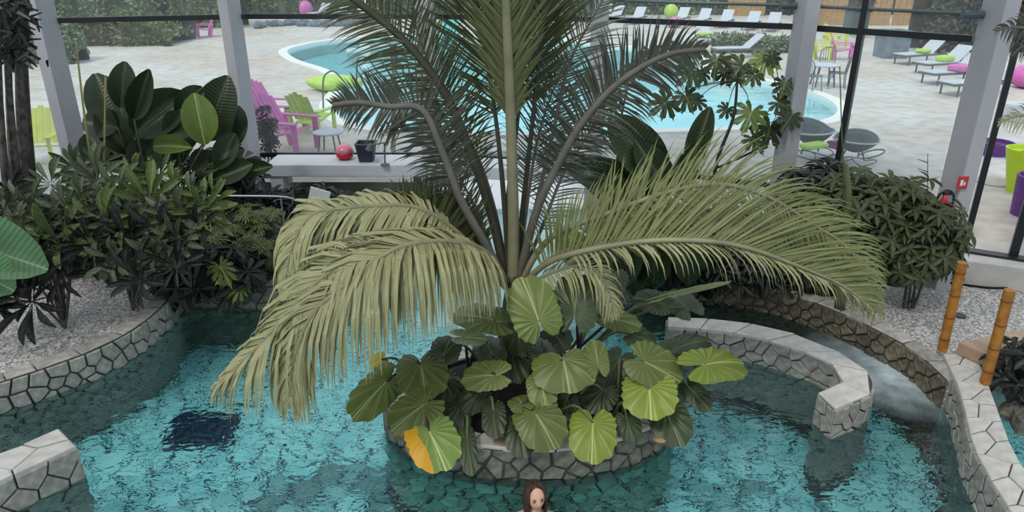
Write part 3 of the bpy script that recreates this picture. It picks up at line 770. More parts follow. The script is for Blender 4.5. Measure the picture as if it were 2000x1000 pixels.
frond([(992, 552, 7.25), (975, 450, 7.35), (955, 370, 7.45), (930, 300, 7.5), (890, 230, 7.55), (850, 150, 7.6), (815, 60, 7.65), (790, -60, 7.7)], .5, 'pf_grey', 'rachis_grey', 60, ang=(60, 38), droop=.1, r0=.02, t0=.35, wid=.016, seed=9)
frond([(985, 554, 7.2), (965, 500, 7.3), (935, 420, 7.4), (900, 350, 7.5), (870, 290, 7.6), (845, 240, 7.7)], .42, 'pf_grey', 'rachis_grey', 37, ang=(60, 38), droop=.1, r0=.016, t0=.38, wid=.016, seed=10)
frond([(1006, 552, 7.3), (1020, 470, 7.4), (1032, 380, 7.5), (1048, 280, 7.6), (1075, 190, 7.7), (1110, 110, 7.8)], .5, 'pf_grey', 'rachis_grey', 49, ang=(55, 35), droop=.1, r0=.02, t0=.38, wid=.016, seed=12)
frond([(1014, 552, 7.2), (1060, 440, 7.2), (1100, 340, 7.2), (1150, 260, 7.2), (1180, 200, 7.15)], .4, 'pf_grey', 'rachis_grey', 37, ang=(60, 40), droop=.15, r0=.018, t0=.3, wid=.016, seed=13)
# drooping fronds, left
frond([(985, 556, 7.1), (962, 505, 6.8), (910, 475, 6.45), (850, 472, 6.15), (780, 480, 5.9), (700, 495, 5.7), (610, 560, 5.5), (520, 660, 5.38), (428, 748, 5.3)], .92, 'pf_olive', 'rachis', 130, hint=(0, -.35, 1), ang=(70, 24), droop=1.0, r0=.03, t0=.16, lift=.0, seed=20, wid=.036, pw=.5, label='long drooping pale frond reaching furthest over the water')
frond([(985, 558, 7.1), (950, 515, 6.7), (890, 475, 6.3), (800, 478, 5.85), (735, 508, 5.6), (670, 560, 5.4), (610, 615, 5.25), (575, 700, 5.15), (566, 774, 5.1)], .88, 'pf_olive', 'rachis', 130, hint=(0, -.4, 1), ang=(66, 22), droop=1.0, r0=.03, t0=.16, lift=.0, seed=21, wid=.036, pw=.5, label='drooping pale frond with a folded tip')
frond([(982, 554, 7.2), (930, 490, 7.0), (870, 435, 6.85), (812, 405, 6.7), (740, 402, 6.6), (670, 408, 6.5), (610, 420, 6.4), (572, 480, 6.3), (556, 560, 6.25)], .62, 'pf_olive', 'rachis', 84, hint=(0, -.5, 1), ang=(70, 24), droop=.95, r0=.026, t0=.3, lift=.0, seed=22, sides=(-1, 1), wid=.036, pw=.5)
frond([(984, 552, 7.25), (940, 505, 7.15), (890, 470, 7.05), (830, 448, 6.95), (775, 442, 6.85), (720, 452, 6.8)], .5, 'pf_dark', 'rachis_dark', 120, hint=(0, -1, .1), ang=(88, 66), droop=.03, r0=.026, t0=.3, lift=-.1, seed=23, sides=(1,), wid=.04, pw=.6, label='dark fan of leaflets above the pale fronds')
frond([(984, 552, 7.2), (930, 500, 7.1), (880, 455, 7.0), (838, 425, 6.9), (800, 410, 6.85)], .5, 'pf_dark', 'rachis_dark', 60, hint=(0, -1, .1), ang=(95, 50), droop=.03, r0=.02, t0=.45, lift=-.1, seed=24, sides=(1,), wid=.034)
frond([(985, 560, 7.05), (950, 530, 6.8), (905, 510, 6.5), (850, 500, 6.2), (800, 505, 6.0), (770, 540, 5.9), (760, 600, 5.85)], .62, 'pf_olive', 'rachis', 74, hint=(0, -.5, 1), ang=(66, 30), droop=.9, r0=.022, t0=.1, lift=0, seed=25, wid=.034, pw=.5)
# drooping fronds, right
frond([(1018, 556, 7.1), (1045, 500, 7.0), (1090, 455, 6.95), (1180, 420, 6.9), (1290, 380, 6.9), (1400, 360, 6.9), (1500, 385, 6.9), (1590, 440, 6.9), (1650, 480, 6.9), (1690, 540, 6.9), (1712, 610, 6.9)], .62, 'pf_green', 'rachis', 110, hint=(0, -1, .4), ang=(60, 30), droop=.2, r0=.03, t0=.14, lift=.05, seed=30, wid=.022, pw=.5)
frond([(1020, 560, 7.1), (1060, 520, 6.9), (1120, 495, 6.7), (1250, 472, 6.6), (1370, 470, 6.55), (1460, 484, 6.55), (1560, 520, 6.55), (1640, 555, 6.6), (1690, 590, 6.65)], .88, 'pf_green', 'rachis', 150, hint=(0, -1, .5), ang=(58, 26), droop=.08, r0=.032, t0=.1, lift=.1, seed=31, wid=.022, pw=.45, sides=(-1,), label='long arching frond with leaflets standing up')
frond([(1020, 562, 7.1), (1060, 524, 6.9), (1120, 499, 6.7), (1250, 476, 6.6), (1370, 474, 6.57), (1460, 488, 6.57), (1560, 524, 6.57), (1640, 560, 6.6), (1700, 600, 6.65)], .42, 'pf_olive', 'rachis', 60, hint=(0, -.3, 1), ang=(60, 20), droop=.6, r0=.01, t0=.2, lift=0, seed=32, wid=.026, pw=.5)
frond([(1018, 560, 7.15), (1070, 510, 7.2), (1130, 480, 7.2), (1250, 430, 7.2), (1380, 410, 7.1), (1480, 425, 7.0), (1580, 480, 6.9), (1650, 530, 6.85), (1700, 600, 6.8)], .6, 'pf_green', 'rachis', 100, hint=(0, -1, .5), ang=(60, 25), droop=.12, r0=.026, t0=.2, lift=.1, seed=33, wid=.02, pw=.5)
frond([(1016, 562, 7.0), (1050, 545, 6.9), (1100, 525, 6.8), (1150, 520, 6.7), (1185, 560, 6.65), (1200, 620, 6.6)], .4, 'pf_olive', 'rachis', 36, hint=(0, -.5, 1), ang=(60, 30), droop=.6, r0=.016, t0=.2, lift=0, seed=34, wid=.024)

# ================================================================ elephant ears on the island
EM = {k: [ear_mesh('ear_%s' % k, k, s, .3+.25*s) for s in (0, 1)] for k in ('ear', 'ear_bright', 'ear_dark', 'ear_yellow', 'ear_gold', 'ear_pale')}
clumps = [(-.85, 5.75, 'elephant ear plant at the left rim of the island with one yellow-edged leaf'), (-.3, 5.45, 'elephant ear plant at the front left of the island with broad oval leaves'),
          (.4, 5.45, 'elephant ear plant at the front middle of the island under the large heart-shaped leaf'), (1.0, 5.6, 'elephant ear plant at the front right of the island with the brightest lime leaf'),
          (-.35, 6.3, 'elephant ear plant left of the palm trunk'), (.6, 6.4, 'elephant ear plant right of the palm trunk with an upright leaf'), (1.15, 6.15, 'elephant ear plant at the right rim of the island with a yellowish ribbed leaf')]
CL = [thing('elephant_ear_plant' if i == 0 else 'elephant_ear_plant.%03d' % i, l, 'plant', (x+CI.x*0, y, .38), group='elephant ears on the island') for i, (x, y, l) in enumerate(clumps)]
def ear(px, py, tx, ty, wpx, z, dz, kind, cl, up=.8, v=None, label=None):
    A = gp(px, py, z); T = gp(tx, ty, z-dz); c = CL[cl]
    s = FPX/((A-Vector((0, 0, CZ))).dot(Vector((0, math.cos(TH), -math.sin(TH)))))
    o = place_leaf(EM[kind][R.randint(0, 1)], A, T, face_n(A, up), wpx/s, c, 'leaf', label)
    st = MB(); b0 = Vector((R.uniform(-.12, .12), R.uniform(-.1, .1), -.1)); a1 = A-Vector(c.location)
    mid = b0.lerp(a1, .6)+Vector((0, 0, .18)); P = smooth([b0, mid, a1], 5)
    st.tube(P, [.017-.008*i/(len(P)-1) for i in range(len(P))], 6); st.build('stalk', R.choice(['darkstem', 'greenstem']), c, smooth=True)
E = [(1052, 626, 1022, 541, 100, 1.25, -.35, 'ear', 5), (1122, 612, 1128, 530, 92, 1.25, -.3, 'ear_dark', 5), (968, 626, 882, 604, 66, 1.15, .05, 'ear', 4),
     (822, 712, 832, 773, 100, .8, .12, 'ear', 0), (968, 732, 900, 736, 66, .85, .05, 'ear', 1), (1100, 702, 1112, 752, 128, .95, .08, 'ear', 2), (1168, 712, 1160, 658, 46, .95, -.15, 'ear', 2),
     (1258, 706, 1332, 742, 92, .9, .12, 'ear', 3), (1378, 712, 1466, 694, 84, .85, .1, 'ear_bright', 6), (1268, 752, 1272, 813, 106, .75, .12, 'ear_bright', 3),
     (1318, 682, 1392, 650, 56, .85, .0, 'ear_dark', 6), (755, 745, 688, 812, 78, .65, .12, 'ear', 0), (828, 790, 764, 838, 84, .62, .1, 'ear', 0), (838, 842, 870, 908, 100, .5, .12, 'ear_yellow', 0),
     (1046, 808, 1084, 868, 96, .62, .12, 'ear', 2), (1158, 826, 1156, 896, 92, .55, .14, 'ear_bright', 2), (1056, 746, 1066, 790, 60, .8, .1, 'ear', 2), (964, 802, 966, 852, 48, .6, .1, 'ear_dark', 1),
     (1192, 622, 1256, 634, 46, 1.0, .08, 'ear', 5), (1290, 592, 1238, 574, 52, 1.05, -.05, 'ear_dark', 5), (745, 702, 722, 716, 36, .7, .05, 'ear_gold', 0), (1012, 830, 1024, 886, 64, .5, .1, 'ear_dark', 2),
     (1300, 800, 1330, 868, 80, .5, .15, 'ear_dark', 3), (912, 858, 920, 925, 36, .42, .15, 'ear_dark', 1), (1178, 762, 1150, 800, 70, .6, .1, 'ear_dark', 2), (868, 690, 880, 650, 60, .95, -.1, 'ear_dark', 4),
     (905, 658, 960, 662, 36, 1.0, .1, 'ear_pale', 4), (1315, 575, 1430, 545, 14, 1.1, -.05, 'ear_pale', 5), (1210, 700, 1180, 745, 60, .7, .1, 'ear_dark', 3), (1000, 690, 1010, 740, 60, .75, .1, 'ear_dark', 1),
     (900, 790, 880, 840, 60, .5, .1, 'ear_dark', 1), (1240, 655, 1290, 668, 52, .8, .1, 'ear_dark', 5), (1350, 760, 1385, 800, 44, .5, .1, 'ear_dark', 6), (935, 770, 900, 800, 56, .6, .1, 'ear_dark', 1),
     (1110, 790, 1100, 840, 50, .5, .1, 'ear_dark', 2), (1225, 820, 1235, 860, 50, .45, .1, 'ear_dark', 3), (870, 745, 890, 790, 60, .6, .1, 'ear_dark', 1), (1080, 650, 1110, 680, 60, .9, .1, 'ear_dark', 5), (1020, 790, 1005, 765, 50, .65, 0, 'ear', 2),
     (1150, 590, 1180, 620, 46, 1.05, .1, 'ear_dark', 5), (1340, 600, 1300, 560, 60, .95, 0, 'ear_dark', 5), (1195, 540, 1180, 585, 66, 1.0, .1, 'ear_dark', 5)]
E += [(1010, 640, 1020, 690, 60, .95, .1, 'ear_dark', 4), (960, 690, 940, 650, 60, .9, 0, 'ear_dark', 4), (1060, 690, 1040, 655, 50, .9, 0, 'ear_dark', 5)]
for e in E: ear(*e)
# fallen dry leaf tops on the rim
for i, (px, py) in enumerate([(980, 862), (1290, 858)]):
    p = gp(px, py, .33); b = MB(); b.ell((0, 0, 0), (.07, .05, .02), 10, 6); o = b.build('fallen_leaf', 'wood', smooth=True); o.location = p
    tag(o, ['dry tan leaf lying on the island rim below the dark leaves', 'dry tan leaf lying on the island rim at its right'][i], 'leaf')
# ================================================================ other indoor planting
LM = {}
def lm(kind, m):
    k = (kind, m)
    if k not in LM:
        n = '%s_%s' % (kind, m)
        if kind == 'paddle': LM[k] = leaf_mesh(n, [(i/12, .5*max(0.02, math.sin(PI*min(1, (i/12)**1.15)))**.5) for i in range(13)], 3, m, .5, .35)
        elif kind == 'oblong': LM[k] = leaf_mesh(n, [(i/7, .5*max(.05, math.sin(PI*min(.975, (i/7)**1.9)))**.8) for i in range(8)], 1, m, .5, .16)
        elif kind == 'lance': LM[k] = leaf_mesh(n, [(i/5, .5*max(.04, math.sin(PI*min(.98, i/5)))) for i in range(6)], 1, m, .4, .45)
        elif kind == 'palmate': LM[k] = palmate_mesh(n, m, 9, 1)
        elif kind == 'xan': LM[k] = palmate_mesh(n, m, 11, 2, .8)
        elif kind == 'ear': LM[k] = ear_mesh(n, m, 3, .4)
    return LM[k]
def big_leaf(par, ax, ay, tx, ty, wpx, Y, kind='paddle', m='banana', dY=0, nrm=None, Yt=None, stalk=None, label=None, name='leaf'):
    A = at(ax, ay, Y); T = at(tx, ty, Y+dY)
    s = FPX/((A-Vector((0, 0, CZ))).dot(Vector((0, math.cos(TH), -math.sin(TH)))))
    place_leaf(lm(kind, m), A, T, nrm or face_n(A, .25), wpx/s, par, name, label)
    if stalk:
        b = MB(); P = smooth([Vector(stalk), Vector(stalk).lerp(A, .6)+Vector((0, 0, .12)), A], 5)
        b.tube([p-Vector(par.location) for p in P], [.02-.008*i/(len(P)-1) for i in range(len(P))], 6); b.build('stalk', 'greenstem', par, smooth=True)
def plant(name, label, cat, loc, group=None): return thing(name, label, cat, loc, 0, group)
# big paddle leaves behind the left shrubs
bl = at(300, 330, 9.9); bl.z = .3
bp_ = plant('banana_plant', 'dark broad-leaved banana clump standing against the glass at the left, behind the shrubs', 'plant', bl)
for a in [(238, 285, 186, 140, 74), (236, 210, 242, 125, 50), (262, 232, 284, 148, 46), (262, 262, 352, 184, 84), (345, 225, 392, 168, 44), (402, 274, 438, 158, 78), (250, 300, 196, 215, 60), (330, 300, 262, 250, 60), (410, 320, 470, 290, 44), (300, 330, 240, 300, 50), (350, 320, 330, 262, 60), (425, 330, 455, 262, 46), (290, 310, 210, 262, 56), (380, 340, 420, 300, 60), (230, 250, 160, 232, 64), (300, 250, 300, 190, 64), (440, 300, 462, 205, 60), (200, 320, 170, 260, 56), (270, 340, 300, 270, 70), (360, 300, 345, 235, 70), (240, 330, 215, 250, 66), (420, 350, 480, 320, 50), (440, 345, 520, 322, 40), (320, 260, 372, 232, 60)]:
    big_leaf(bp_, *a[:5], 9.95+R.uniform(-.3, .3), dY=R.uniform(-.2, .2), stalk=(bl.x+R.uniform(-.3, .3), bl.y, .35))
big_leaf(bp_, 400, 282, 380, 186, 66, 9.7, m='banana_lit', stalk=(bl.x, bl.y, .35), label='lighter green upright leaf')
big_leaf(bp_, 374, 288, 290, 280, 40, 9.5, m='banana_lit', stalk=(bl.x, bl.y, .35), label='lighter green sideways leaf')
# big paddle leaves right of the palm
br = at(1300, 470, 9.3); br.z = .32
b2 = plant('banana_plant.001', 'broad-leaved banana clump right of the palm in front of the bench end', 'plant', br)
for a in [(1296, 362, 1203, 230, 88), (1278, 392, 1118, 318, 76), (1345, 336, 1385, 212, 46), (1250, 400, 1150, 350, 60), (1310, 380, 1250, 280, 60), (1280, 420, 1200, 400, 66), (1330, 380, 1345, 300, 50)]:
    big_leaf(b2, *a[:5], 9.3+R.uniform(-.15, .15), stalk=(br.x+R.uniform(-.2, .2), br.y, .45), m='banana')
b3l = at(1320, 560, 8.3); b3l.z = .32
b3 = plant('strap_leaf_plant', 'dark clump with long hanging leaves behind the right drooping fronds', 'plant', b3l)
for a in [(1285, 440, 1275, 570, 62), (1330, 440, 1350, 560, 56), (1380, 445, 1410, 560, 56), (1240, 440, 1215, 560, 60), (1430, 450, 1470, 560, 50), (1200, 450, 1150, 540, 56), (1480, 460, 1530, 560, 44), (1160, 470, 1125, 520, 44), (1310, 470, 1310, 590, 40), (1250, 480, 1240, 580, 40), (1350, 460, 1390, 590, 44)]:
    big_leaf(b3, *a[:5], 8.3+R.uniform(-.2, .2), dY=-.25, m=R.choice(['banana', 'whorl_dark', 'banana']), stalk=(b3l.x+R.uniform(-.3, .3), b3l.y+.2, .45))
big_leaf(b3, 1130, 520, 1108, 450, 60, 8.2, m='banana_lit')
# pale banana leaf coming in at the left edge of the view
pl_ = gp(-60, 660, .6)
bpl = plant('banana_plant.002', 'pale green banana plant whose big leaves reach in at the left edge above the shrubs', 'plant', pl_)
Y0 = 5.6
big_leaf(bpl, -190, 440, 84, 512, 130, Y0, m='banana_pale', dY=.2, stalk=(pl_.x, pl_.y, pl_.z))
big_leaf(bpl, -160, 470, 26, 560, 110, Y0-.1, m='banana_pale', dY=.1, stalk=(pl_.x, pl_.y, pl_.z))
# slim tree with lobed leaves, right
pt = at(1395, 400, 9.9); pt.z = .32
pap = plant('lobed_leaf_tree', 'slim dark-stemmed young tree with drooping lobed leaves before the right glazing', 'tree', pt)
def stem(par, pts, r, m='darkstem', name='stem'):
    b = MB(); P = smooth(pts, 5); b.tube([p-Vector(par.location) for p in P], [r*(1-.6*i/(len(P)-1)) for i in range(len(P))], 7); return b.build(name, m, par, smooth=True)
YP = 9.9
stem(pap, [at(1385, 400, YP), at(1402, 310, YP), at(1432, 230, YP), at(1440, 158, YP), at(1442, 140, YP)], .03)
stem(pap, [at(1395, 330, YP), at(1480, 290, YP), at(1530, 240, YP), at(1535, 190, YP)], .018)
PL = [(1440, 138, 46, 0), (1492, 128, 40, 1), (1398, 128, 38, 0), (1342, 148, 40, 0), (1420, 150, 30, 0), (1466, 152, 30, 0), (1292, 206, 42, 0), (1345, 198, 36, 0), (1368, 200, 26, 0), (1530, 172, 32, 0), (1462, 232, 44, 1), (1500, 262, 48, 0), (1530, 205, 32, 0), (1416, 218, 24, 0), (1540, 236, 34, 0), (1480, 280, 36, 0), (1375, 148, 28, 0), (1510, 118, 24, 0)]
def lobed(par, px, py, r, lit, Y, src):
    c = at(px, py, Y+R.uniform(-.25, .25)); s = FPX/((c-Vector((0, 0, CZ))).dot(Vector((0, math.cos(TH), -math.sin(TH)))))
    a = R.uniform(-1, 1); d = Vector((math.sin(a), -.35, -.75*math.cos(a)+.1)).normalized(); Lm = r/s*1.15
    place_leaf(lm('palmate', 'papaya_lit' if lit else 'papaya'), c-d*Lm*.3, c+d*Lm*.7, (R.uniform(-.3, .3), -.75, .8), Lm*1.0, par)
    stem(par, [src, src.lerp(c-d*Lm*.3, .6)+Vector((0, 0, .08)), c-d*Lm*.3], .008, 'darkstem', 'leaf_stalk')
for i, (px, py, r, lit) in enumerate(PL): lobed(pap, px, py, r, lit, YP, at(1440, 158, YP) if px < 1475 and py < 240 else at(1530, 232, YP))
pap2l = at(1215, 400, 10.0); pap2l.z = .32
pap2 = plant('lobed_leaf_tree.001', 'smaller lobed-leaf sapling rising behind the banana clump right of the palm', 'tree', pap2l)
stem(pap2, [at(1205, 330, 10), at(1212, 240, 10), at(1226, 165, 10), at(1228, 140, 10)], .02)
for px, py, r in [(1228, 148, 32), (1195, 188, 36), (1192, 210, 26), (1275, 112, 34), (1312, 98, 32), (1340, 104, 24), (1140, 160, 24), (1250, 130, 24), (1200, 160, 22)]: lobed(pap2, px, py, r, 0, 10.0, at(1228, 150, 10))
# whorled shrubs on the left bank
WH = [(120, 478, 76, 1), (205, 437, 70, 1), (292, 396, 64, 1), (345, 425, 60, 0), (398, 412, 62, 1), (60, 405, 54, 0), (100, 360, 50, 0), (190, 352, 62, 0), (232, 372, 52, 0), (265, 345, 52, 1), (312, 342, 46, 1), (345, 372, 46, 1),
      (135, 415, 60, 0), (35, 440, 50, 0), (18, 372, 54, 2), (272, 548, 62, 2), (228, 508, 54, 0), (305, 500, 50, 0), (345, 470, 54, 0), (64, 588, 82, 2), (116, 540, 62, 2), (18, 560, 60, 2), (250, 470, 62, 2), (180, 480, 60, 2), (70, 520, 60, 2),
      (160, 388, 50, 0), (90, 440, 50, 0), (385, 450, 48, 2), (310, 450, 60, 2), (20, 500, 60, 2), (420, 392, 44, 1), (375, 385, 40, 0), (-20, 600, 70, 2), (215, 400, 46, 0), (5, 420, 46, 0), (150, 330, 44, 0), (60, 470, 60, 0), (195, 320, 40, 0), (240, 440, 50, 0), (345, 520, 46, 2)]
shr = []
for i, (px, py, l) in enumerate([(90, 500, 'dark shrub with whorls of narrow leaves overhanging the pebble bank at the far left'), (230, 470, 'broad shrub with star-like whorls of grey-green leaves in the middle of the left bank'), (350, 450, 'olive green whorled shrub at the right end of the left bank beside the steel handrail'), (130, 380, 'darker whorled shrub standing behind, next to the grey palm trunk')]):
    p = gp(px, py, .3+.9); p.z = .32
    shr.append(plant('whorled_shrub' if not i else 'whorled_shrub.%03d' % i, l, 'shrub', p, 'whorled shrubs on the left bank'))
def whorl(par, c, rad, m, n=12, axis=None, kind='oblong', wr=.27, src=None, spiky=False):
    ax = (axis or Vector((R.uniform(-.35, .35), -.95, .55))).normalized(); a0 = ax.orthogonal().normalized(); b0 = ax.cross(a0); ph = R.uniform(0, 6)
    for k in range(n):
        an = ph+2*PI*k/n*1.0+R.uniform(-.2, .2); el = R.uniform(-.05, .4) if k % 3 else R.uniform(.4, .9)
        d = (a0*math.cos(an)+b0*math.sin(an))*math.cos(el)+ax*math.sin(el); L_ = rad*R.uniform(.75, 1.1)
        place_leaf(lm(kind, m), c+d*L_*.06, c+d*L_, ax, L_*wr*R.uniform(.85, 1.15), par)
    if src is not None: stem(par, [src, src.lerp(c, .5)+Vector((0, .15, .12)), c], .016, 'bark', 'branch')
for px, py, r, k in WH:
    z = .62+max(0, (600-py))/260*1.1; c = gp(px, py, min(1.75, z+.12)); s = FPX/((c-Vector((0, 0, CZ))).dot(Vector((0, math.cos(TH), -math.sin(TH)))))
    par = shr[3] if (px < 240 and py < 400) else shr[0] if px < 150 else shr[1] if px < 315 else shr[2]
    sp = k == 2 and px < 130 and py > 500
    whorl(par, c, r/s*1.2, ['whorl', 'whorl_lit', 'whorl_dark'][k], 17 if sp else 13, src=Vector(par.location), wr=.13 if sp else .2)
# generic foliage masses: one leafy body per bush with visible stems
def bush(name, label, cx, cy, Y, rx, ry, rz, leaf, m, n, Ls, seed, core='hedgecore', cat='shrub', wr=.3, whorls=True, zb=None, group=None, corek=.8):
    rnd = random.Random(seed); c = at(cx, cy, Y); zb = .35 if zb is None else zb
    t = plant(name, label, cat, (c.x, c.y, zb), group); base = Vector(t.location)
    src = lm(leaf, m); V = [v.co.copy() for v in src.vertices]; F = [tuple(p.vertices) for p in src.polygons]
    UV = [None]*len(V); ul = src.uv_layers[0].data
    for lp_ in src.loops: UV[lp_.vertex_index] = tuple(ul[lp_.index].uv)
    b = MB(); k = 0
    while k < n:
        d = Vector((rnd.gauss(0, 1), rnd.gauss(0, 1), rnd.gauss(0, 1))).normalized()
        if d.z < -.5: continue
        q = rnd.uniform(.72, 1.08)*(1+.18*math.sin(d.x*5+seed)*math.cos(d.z*6+d.y*4))
        p = c+Vector((d.x*rx, d.y*ry, d.z*rz))*q
        if p.z < zb+.02: continue
        nl = 7 if whorls else 1
        ax = (d+Vector((0, -.4, .9))).normalized(); a0 = ax.orthogonal().normalized(); b0 = ax.cross(a0); ph = rnd.uniform(0, 6)
        for j in range(nl):
            an = ph+2*PI*j/nl; el = rnd.uniform(-.35, .35)
            dd = (a0*math.cos(an)+b0*math.sin(an))*math.cos(el)+ax*math.sin(el); L_ = Ls*rnd.uniform(.7, 1.15)
            x, y, z, _ = frame(Vector(), dd, ax)
            b.add([p-base+x*(v.x*L_*wr)+y*(v.y*L_)+z*(v.z*L_*.5) for v in V], F, UV); k += 1
    tag(b.build('foliage', m, t, smooth=True), kind='stuff')
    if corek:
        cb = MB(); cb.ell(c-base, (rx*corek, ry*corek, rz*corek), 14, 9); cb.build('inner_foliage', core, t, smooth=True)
    for j in range(4):
        stem(t, [base+Vector((rnd.uniform(-.12, .12), 0, -.05)), base.lerp(c, .6)+Vector((rnd.uniform(-.3, .3)*rx, rnd.uniform(-.3, .3)*ry, 0)), c+Vector((rnd.uniform(-.6, .6)*rx, rnd.uniform(-.6, .6)*ry, rz*.5))], .02, 'bark')
    return t
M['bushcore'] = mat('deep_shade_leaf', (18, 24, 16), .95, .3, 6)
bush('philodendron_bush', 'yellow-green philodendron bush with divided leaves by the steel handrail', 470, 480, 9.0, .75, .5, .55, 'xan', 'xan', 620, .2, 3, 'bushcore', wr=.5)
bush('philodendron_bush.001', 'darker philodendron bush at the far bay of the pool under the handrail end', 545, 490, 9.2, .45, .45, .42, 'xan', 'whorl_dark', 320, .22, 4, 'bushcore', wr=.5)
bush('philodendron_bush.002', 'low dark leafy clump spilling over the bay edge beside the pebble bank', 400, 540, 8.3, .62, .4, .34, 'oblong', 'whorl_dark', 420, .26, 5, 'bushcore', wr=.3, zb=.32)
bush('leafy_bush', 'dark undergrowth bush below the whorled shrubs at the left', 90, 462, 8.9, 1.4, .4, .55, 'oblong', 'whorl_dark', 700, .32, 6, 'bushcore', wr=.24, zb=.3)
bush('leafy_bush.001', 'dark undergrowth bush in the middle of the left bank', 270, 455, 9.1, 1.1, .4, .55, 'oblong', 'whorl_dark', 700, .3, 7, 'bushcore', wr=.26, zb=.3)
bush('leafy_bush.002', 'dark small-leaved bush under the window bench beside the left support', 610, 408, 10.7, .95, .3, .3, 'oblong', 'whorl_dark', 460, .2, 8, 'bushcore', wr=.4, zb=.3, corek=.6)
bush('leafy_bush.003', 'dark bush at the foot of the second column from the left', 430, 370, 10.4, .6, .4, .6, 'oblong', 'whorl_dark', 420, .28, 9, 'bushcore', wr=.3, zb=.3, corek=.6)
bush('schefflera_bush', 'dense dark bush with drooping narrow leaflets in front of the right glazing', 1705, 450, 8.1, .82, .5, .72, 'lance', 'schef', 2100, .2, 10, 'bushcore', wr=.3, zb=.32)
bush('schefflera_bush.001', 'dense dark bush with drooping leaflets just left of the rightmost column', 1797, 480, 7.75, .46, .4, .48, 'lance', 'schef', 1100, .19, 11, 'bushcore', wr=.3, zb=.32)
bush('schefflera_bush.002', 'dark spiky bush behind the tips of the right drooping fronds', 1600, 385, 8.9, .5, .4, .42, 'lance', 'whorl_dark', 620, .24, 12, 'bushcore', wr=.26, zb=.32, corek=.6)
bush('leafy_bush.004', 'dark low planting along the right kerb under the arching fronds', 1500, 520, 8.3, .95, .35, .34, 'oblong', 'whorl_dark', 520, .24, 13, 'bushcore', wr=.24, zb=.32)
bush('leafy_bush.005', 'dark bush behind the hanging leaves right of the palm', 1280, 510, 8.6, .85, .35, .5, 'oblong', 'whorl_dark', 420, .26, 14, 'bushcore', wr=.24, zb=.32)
bush('leafy_bush.006', 'dark leafy bush at the lower right edge beyond the broad coping', 2020, 720, 6.0, .22, .3, .3, 'oblong', 'whorl_dark', 160, .2, 15, 'bushcore', wr=.3, zb=.1)
bush('leafy_bush.007', 'dark shrub beside the second column outside the glass near the pink chairs', 522, 262, 12.4, .12, .2, .5, 'oblong', 'whorl_dark', 220, .14, 16, 'bushcore', wr=.4, zb=.6, corek=.4)
big = plant('broad_leaf_plant', 'small plant with broad pale blue-green leaves hanging over the pebble bank', 'plant', gp(310, 520, .5))
for a in [(290, 478, 330, 520, 54), (330, 500, 300, 530, 44), (222, 500, 205, 550, 40), (235, 515, 240, 560, 36)]: big_leaf(big, *a[:5], 7.5, kind='ear', m='whorl', dY=-.1)
lg = plant('lobed_clump', 'bright green lobed leaf clump above the bay edge', 'plant', gp(440, 560, .4))
for a in [(430, 520, 452, 560, 40), (445, 530, 420, 555, 34), (470, 560, 455, 590, 34)]: big_leaf(lg, *a[:5], 8.1, kind='xan', m='papaya_lit', dY=-.2)
# stems and canes
gt = plant('grey_palm', 'cluster of tall slim grey palm trunks rising at the far left edge', 'tree', gp(30, 470, .3))
for px0, px1, Y in [(-8, 0, 8.3), (20, 12, 8.4), (44, 34, 8.5), (8, 22, 8.6), (52, 46, 8.7), (28, 40, 8.55)]:
    P = [at(px0, 430, Y), at((px0+px1)/2+3, 200, Y), at(px1, -60, Y)]; P[0].z = .3
    stem(gt, P, .055, 'bark', 'trunk')
b = MB(); rr = random.Random(3)
for k in range(300):
    c = at(rr.gauss(22, 22), rr.uniform(-10, 120), 8.5+rr.uniform(-.3, .3)); d = Vector((rr.uniform(-1, 1), rr.uniform(-.5, .5), rr.uniform(-1, .3))).normalized()*.16
    if c.z > 4.1 and False: continue
    s_ = d.orthogonal().normalized()*.022; b.add([p-Vector(gt.location) for p in (c-s_, c+s_, c+d+s_*.4, c+d-s_*.4)], [(0, 1, 2, 3)])
tag(b.build('hanging_fibres', 'whorl_dark', gt), kind='stuff')
gs = plant('ringed_palm', 'straight green ringed palm stem rising out of the right dark bushes', 'tree', gp(1655, 540, .32))
YS = at(1655, 500, 7.7).y
b = MB(); P = [at(1656, 520, YS), at(1655, 420, YS), at(1652, 330, YS), at(1646, 300, YS), at(1640, 130, YS)]; P[0].z = .32
b.tube([p-Vector(gs.location) for p in smooth(P, 4)], [.06-.003*i if i < 9 else max(.006, .034-.009*(i-8)) for i in range(17)], 10); b.build('trunk', 'greenstem', gs, smooth=True)
for i in range(9):
    q = P[0].lerp(P[2], i/9); b = MB(); b.tube([q-Vector(gs.location)-Vector((0, 0, .008)), q-Vector(gs.location)+Vector((0, 0, .008))], .067-.035*i/9, 10); b.build('ring', 'bark', gs)
for i, (p0, p1, l, m_) in enumerate([((176, 300), (148, 78), 'thin yellow cane leaning beside the leftmost column', 'cane'), ((203, 440), (206, 150), 'thin upright dry cane in front of the left banana leaves', 'cane'), ((1808, 470), (1812, 300), 'very thin dry flower stalk before the glass left of the rightmost column', 'darkstem')]):
    Y = 9.0 if i < 2 else 7.9; A = at(*p0, Y); B = at(*p1, Y); 
    o = plant('cane_stalk' if not i else 'cane_stalk.%03d' % i, l, 'cane', A)
    A0 = Vector((A.x, A.y, .3)) if i != 1 else Vector((A.x, A.y, .6)); stem(o, [A0, A, B], .022 if i < 2 else .008, m_, 'stalk')
    if i == 2:
        for q in range(8): c = A.lerp(B, .2+q*.1); stem(o, [c, c+Vector((R.choice([-1, 1])*.12, 0, .04))], .006, 'darkstem', 'twig')
